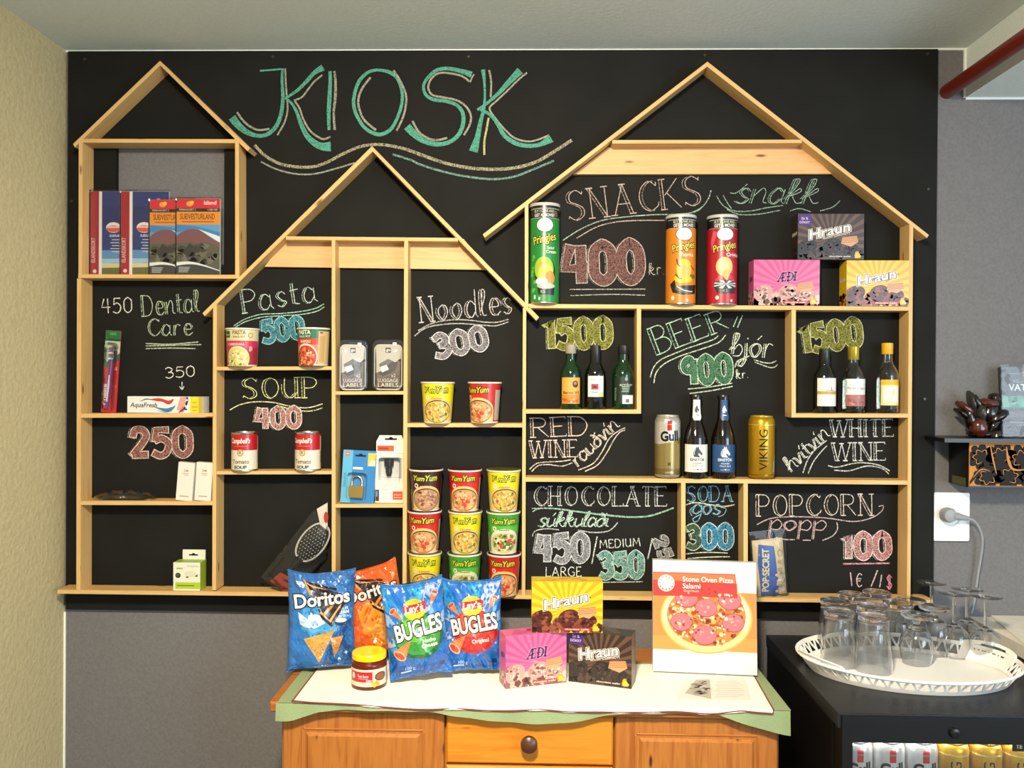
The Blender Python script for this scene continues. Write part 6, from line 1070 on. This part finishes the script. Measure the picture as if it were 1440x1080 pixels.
# glasses, all upside down on the tray
def tumbler(): return [(.0405, 0), (.0408, .012), (.0398, .035), (.0362, .072), (.0335, .095), (.0332, .112), (.0345, .120), (.0335, .1235), (.030, .124), (.012, .1225), (0, .122)], [(0, .113), (.026, .113), (.031, .108), (.0318, .095), (.0344, .072), (.0381, .035), (.0392, .012), (.0393, 0)]
def snifter(): return [(.031, 0), (.034, .015), (.0365, .035), (.034, .06), (.022, .08), (.009, .088), (.0075, .094), (.012, .102), (.031, .106), (.0345, .110), (.034, .1135), (.02, .114), (0, .113)], [(0, .082), (.012, .079), (.0215, .0765), (.0325, .058), (.035, .035), (.0326, .015), (.0298, 0)]
def wineg(h=.15): return [(.033, 0), (.036, .02), (.0365, .035), (.032, .055), (.018, .069), (.006, .075), (.0036, .085), (.0033, h-.02), (.005, h-.008), (.018, h-.003), (.0335, h-.0012), (.034, h-.0002), (.0325, h), (0, h+.0002)], [(0, .071), (.010, .068), (.0175, .0655), (.0306, .053), (.0352, .035), (.0347, .02), (.0317, 0)]
def glass(kind, label, px, py, zt, group, first={}):
    p = onz(px, py, zt)
    loc = (p.x, p.y, ZTR+.0026)
    if kind in first: return dup(first[kind], loc, label)
    o, i = {'tumbler': tumbler, 'snifter': snifter, 'wine': wineg}[kind]()
    oo = smoothpts(o, 3); ii = smoothpts(i, 3); m = MB(); m.lathe(oo+ii, 40, m='clear_glass', close=True)
    t = thing({'tumbler': 'glass_tumbler', 'snifter': 'stemmed_beer_glass', 'wine': 'wine_glass'}[kind], label, 'glass', loc, (0, 0, 0), group); first[kind] = t
    m.build('bowl' if kind != 'tumbler' else 'glass', t, True, 45); return t
TG, SG, WG_ = 'upside down tumblers on the tray', 'upside down stemmed beer glasses on the tray', 'upside down wine glasses on the tray'
zt_ = ZTR+.126
for lb, px, py in (('front tumbler at the tray end nearest the sideboard', 1180, 859), ('front tumbler second from the sideboard end of the tray', 1229, 866), ('rear tumbler standing over the popcorn shelf corner', 1174, 844), ('rear tumbler behind the second front one', 1226, 852), ('back row tumbler below the small pink price', 1198, 835), ('back row tumbler below the dollar sign', 1233, 832), ('back row tumbler beside the shelf end post', 1262, 847)): glass('tumbler', 'clear upside down '+lb, px, py, zt_, TG)
zs_ = ZTR+.116
for lb, px, py in (('closest to the tray front', 1289, 864), ('in front of the shelf end post', 1281, 843), ('next to the tall wine glasses', 1314, 853)): glass('snifter', 'clear upside down short stemmed glass '+lb, px, py, zs_, SG)
zw_ = ZTR+.1526
for lb, px, py in (('with its foot against the chalkboard edge', 1310, 819), ('with its foot just over the short stemmed glasses', 1342, 834), ('with its foot in front of the hanging cable', 1360, 828), ('standing beside the tray handle', 1386, 838)): glass('wine', 'clear upside down wine glass '+lb, px, py, zw_, WG_)

# ---------------------------------------------------------------- wall socket and plug, small wall shelf with ornaments
s0, s1 = at(1311, 692, WALL), at(1360.5, 760, WALL); so_ = thing('wall_socket', 'square white wall socket plate beside the chalkboard', 'socket', ((s0.x+s1.x)/2, WALL, (s0.z+s1.z)/2)); w, h = (s1.x-s0.x)/2, (s0.z-s1.z)/2
m = MB(); m.rbox(-w, w, -.009, -.0005, -h, h, .004, m='white_plastic'); m.build('plate', so_)
m = MB(); m.lathe([(.027, 0), (.027, .002), (.022, .0025), (.021, .0005), (0, .0005)], 32, m='white_plastic'); o = m.build('outlet_ring', so_, True); o.rotation_euler = (math.pi/2, 0, 0); o.location = (0, -.009, 0)
q = at(1336, 725, -.02); pl = thing('plug_cable', 'grey plug with a curved cable hanging down the wall', 'plug', (q.x, 0, q.z))
m = MB(); m.lathe([(.0185, .0), (.0195, .004), (.0195, .018), (.016, .026), (.006, .029), (0, .029)], 32, m='grey_plastic'); o = m.build('plug_body', pl, True); o.rotation_euler = (math.pi/2, 0, 0); o.location = (0, .0005, 0)
cp = lambda x, y, Y: tuple(at(x, y, Y)-Vector((q.x, 0, q.z)))
m = MB(); m.tube([cp(1340, 725, -.018), cp(1350, 727, -.018), cp(1362, 729, -.018)], [.012, .009, .0055], 14, m='grey_plastic'); m.build('strain_relief', pl, True)
m = MB(); m.tube(smoothpts([cp(1360, 729, -.018), cp(1369, 732, -.017), cp(1376, 741, -.014), cp(1381, 755, -.010), cp(1381, 770, -.006), cp(1378, 790, -.003), cp(1374, 815, -.002), cp(1370, 845, -.001), cp(1366, 862, -.001)], 5), .0034, 10, m='grey_plastic'); m.build('cable', pl, True)
# wall shelf
YS = -.085; zs1, zs0 = at(1340, 618, YS).z, at(1340, 685, YS).z; sx0 = at(1362, 650, YS).x; sxt = at(1328, 618, YS-.02).x
ws = thing('wall_shelf', 'small black wall shelf box with a carved floral front', 'shelf', (0, 0, 0))
m = MB(); m.box(sxt, sx0+.36, YS-.022, WALL-.0005, zs1-.006, zs1+.004, m='black_lacquer'); m.build('top_board', ws)
m = MB(); m.box(sx0, sx0+.34, YS, WALL-.0005, zs0, zs1-.006, m='black_lacquer'); m.build('box', ws)
m = MB(); m.box(sx0-.0012, sx0-.0002, YS+.012, WALL-.02, zs0+.002, zs0+.022, '5c5c2c', 'card'); m.build('inlay', ws, label='olive inlay strip')
ph = (zs1-.006-zs0)*1000; m = MB(); m.box(sx0+.0005, sx0+.339, YS-.003, YS, zs0+.004, zs1-.0065, 'd08c44', 'paper'); a = Art(); K = '120c0a'; O = 'd08c44'
def leafc(cx, cy, r, a0, n, L):
    for k in range(n):
        q_ = math.radians(a0+k*38); a.ell(cx+r*math.cos(q_), cy+r*math.sin(q_), r*.78, r*.5, K, L, 16, rot=math.degrees(q_)); a.stroke([(cx+r*.7*math.cos(q_), cy+r*.7*math.sin(q_)), (cx+r*1.4*math.cos(q_+.1), cy+r*1.4*math.sin(q_+.1))], [.6, 2.2], O, L+2)
H_ = ph-10
for ox in (0, 168):
    for cx, cy, r, a0, n in ((30, H_*.70, 25, 40, 8), (78, H_*.72, 27, -30, 7), (46, H_*.22, 25, 120, 8), (100, H_*.24, 26, -70, 8), (130, H_*.66, 28, 20, 8), (156, H_*.2, 22, 0, 8)):
        a.ell(cx+ox, cy, r*1.05, r*.95, K, 1)
        for k in range(n):
            q_ = math.radians(a0+k*44); a.ell(cx+ox+r*.95*math.cos(q_), cy+r*.85*math.sin(q_), r*.5, r*.4, K, 1.2, 16, rot=math.degrees(q_))
        for k in range(4):
            q_ = math.radians(a0+20+k*60); m0 = (cx+ox+r*.55*math.cos(q_), cy+r*.5*math.sin(q_))
            a.stroke([(m0[0]+r*.36*math.cos(q_+1.9), m0[1]+r*.36*math.sin(q_+1.9)), (m0[0]+r*.3*math.cos(q_), m0[1]+r*.3*math.sin(q_)), (m0[0]+r*.36*math.cos(q_-1.9), m0[1]+r*.36*math.sin(q_-1.9))], [.6, 2, .6], O, 4, True)
    a.stroke([(0+ox, 4), (34+ox, H_*.42), (84+ox, H_*.46), (150+ox, H_*.9)], [4, 12, 9, 4], K, 3, True); a.stroke([(52+ox, H_*.98), (60+ox, H_*.6), (68+ox, H_*.3)], [2, 4, 1.5], O, 5, True); a.stroke([(92+ox, H_*.95), (98+ox, H_*.6), (112+ox, H_*.4), (150+ox, H_*.42)], [2, 7, 5, 1.5], O, 5, True); a.stroke([(10+ox, H_*.2), (30+ox, H_*.4), (52+ox, H_*.36)], [1, 3, 1], O, 5, True)
a.clipbox(1.5, 1, 337, H_); a.put(m, lambda u, v, h: (sx0+u, YS-.003-h, zs0+.004+v), 'paper', None, .0002, .0001); m.build('carved_panel', ws, label='orange panel with black floral carving')
# ornament: carved cluster of leaves and rounded forms
q = at(1382, 613, -.04); zq = zs1+.0046; og = thing('figurine', 'dark brown glossy carved figurine on the black wall shelf', 'figurine', (q.x, -.04, zq))
m = MB(); F = lambda px, py, Y=-.04: tuple(at(px, py, Y)-Vector((q.x, -.04, zq)))
def lump(px, py, rx, ry, rot, mt, dY=0, rz=.018):
    c = F(px, py, -.04+dY); b = len(m.v); m.blob(0, 0, 0, rx, rz, ry, (1, 1, 1), mt, 18, 12, .25, px*.01); cr, sr = math.cos(math.radians(rot)), math.sin(math.radians(rot))
    for i in range(b, len(m.v)): x, y, z = m.v[i]; m.v[i] = (c[0]+x*cr-z*sr, c[1]+y, max(c[2]+x*sr+z*cr, 0))
for L_ in [(1377, 601, .022, .024, 10, 'carving_brown', -.014), (1364, 590, .014, .036, 14, 'carving', 0), (1372, 566, .011, .026, 30, 'carving', .002), (1366, 565, .008, .03, 12, 'carving_stone', .006), (1358, 575, .010, .030, 50, 'carving_brown', .004), (1352, 582, .007, .022, 50, 'carving', 0), (1392, 580, .022, .024, 0, 'carving', 0), (1391, 567, .026, .012, -8, 'carving_brown', -.006), (1398, 560, .013, .014, 20, 'carving', .004), (1404, 585, .03, .012, 28, 'carving', -.006), (1396, 597, .012, .024, -30, 'carving', 0), (1400, 611, .016, .010, 20, 'carving_stone', -.006), (1382, 610, .040, .009, 0, 'carving', 0), (1380, 580, .012, .022, 5, 'carving_stone', -.006)]: lump(*L_)
m.build('carving', og, True, 60)
# book in clear wrap
bx = at(1409, 566, -.03).x; bz = zs1+.0045; hb_ = at(1409, 516, -.03).z-bz
bk = thing('wrapped_book', 'dark picture book in clear plastic standing on the wall shelf', 'book', (bx+.075, -.03, bz), (math.radians(-4), 0, 0))
m = MB(); W_b = .15; m.box(-W_b/2, W_b/2, -.008, .008, 0, hb_, '2a3032', 'gloss'); a = Art(); hh = hb_*1000
a.rect(-75, 0, 75, hh, '2a3032', 0); a.rect(-75, 0, 75, hh*.42, '2a2428', 1); a.rect(-75, hh*.40, 75, hh*.58, '4f9a86', 1); a.blobs(20, 0, hh*.5, 74, hh*.07, 14, ['3a8a74', '6ab09c', '2f7464'], 2, 4); a.rect(-75, hh*.28, 75, hh*.36, '55484e', 2); a.text('VATNA', -18, hh*.66, 18, 'e0e4e4', 3, .01, w=80); a.rect(-56, hh*.90, -30, hh*.905, 'b8bcbc', 3); a.text('SAGA', 4, hh*.87, 14, 'd8a040', 3, .02); a.text('ICELAND', -26, hh*.78, 7, 'b8c0c0', 3); a.rect(-58, hh*.2, 40, hh*.212, '8a8488', 3); a.rect(-40, hh*.16, 20, hh*.168, '8a8488', 3)
a.clipbox(-75, 0, 75, hh); a.put(m, front(-.008), 'gloss'); m.build('book', bk)
m = MB(); m.grid(lambda u, v: ((u-.5)*(W_b+.012), -.0135-.003*noise.noise(Vector((u*9, v*14, 3))), -.0+(hb_+.006)*v), 16, 22, m='cling_film'); m.build('plastic_wrap', bk, True)
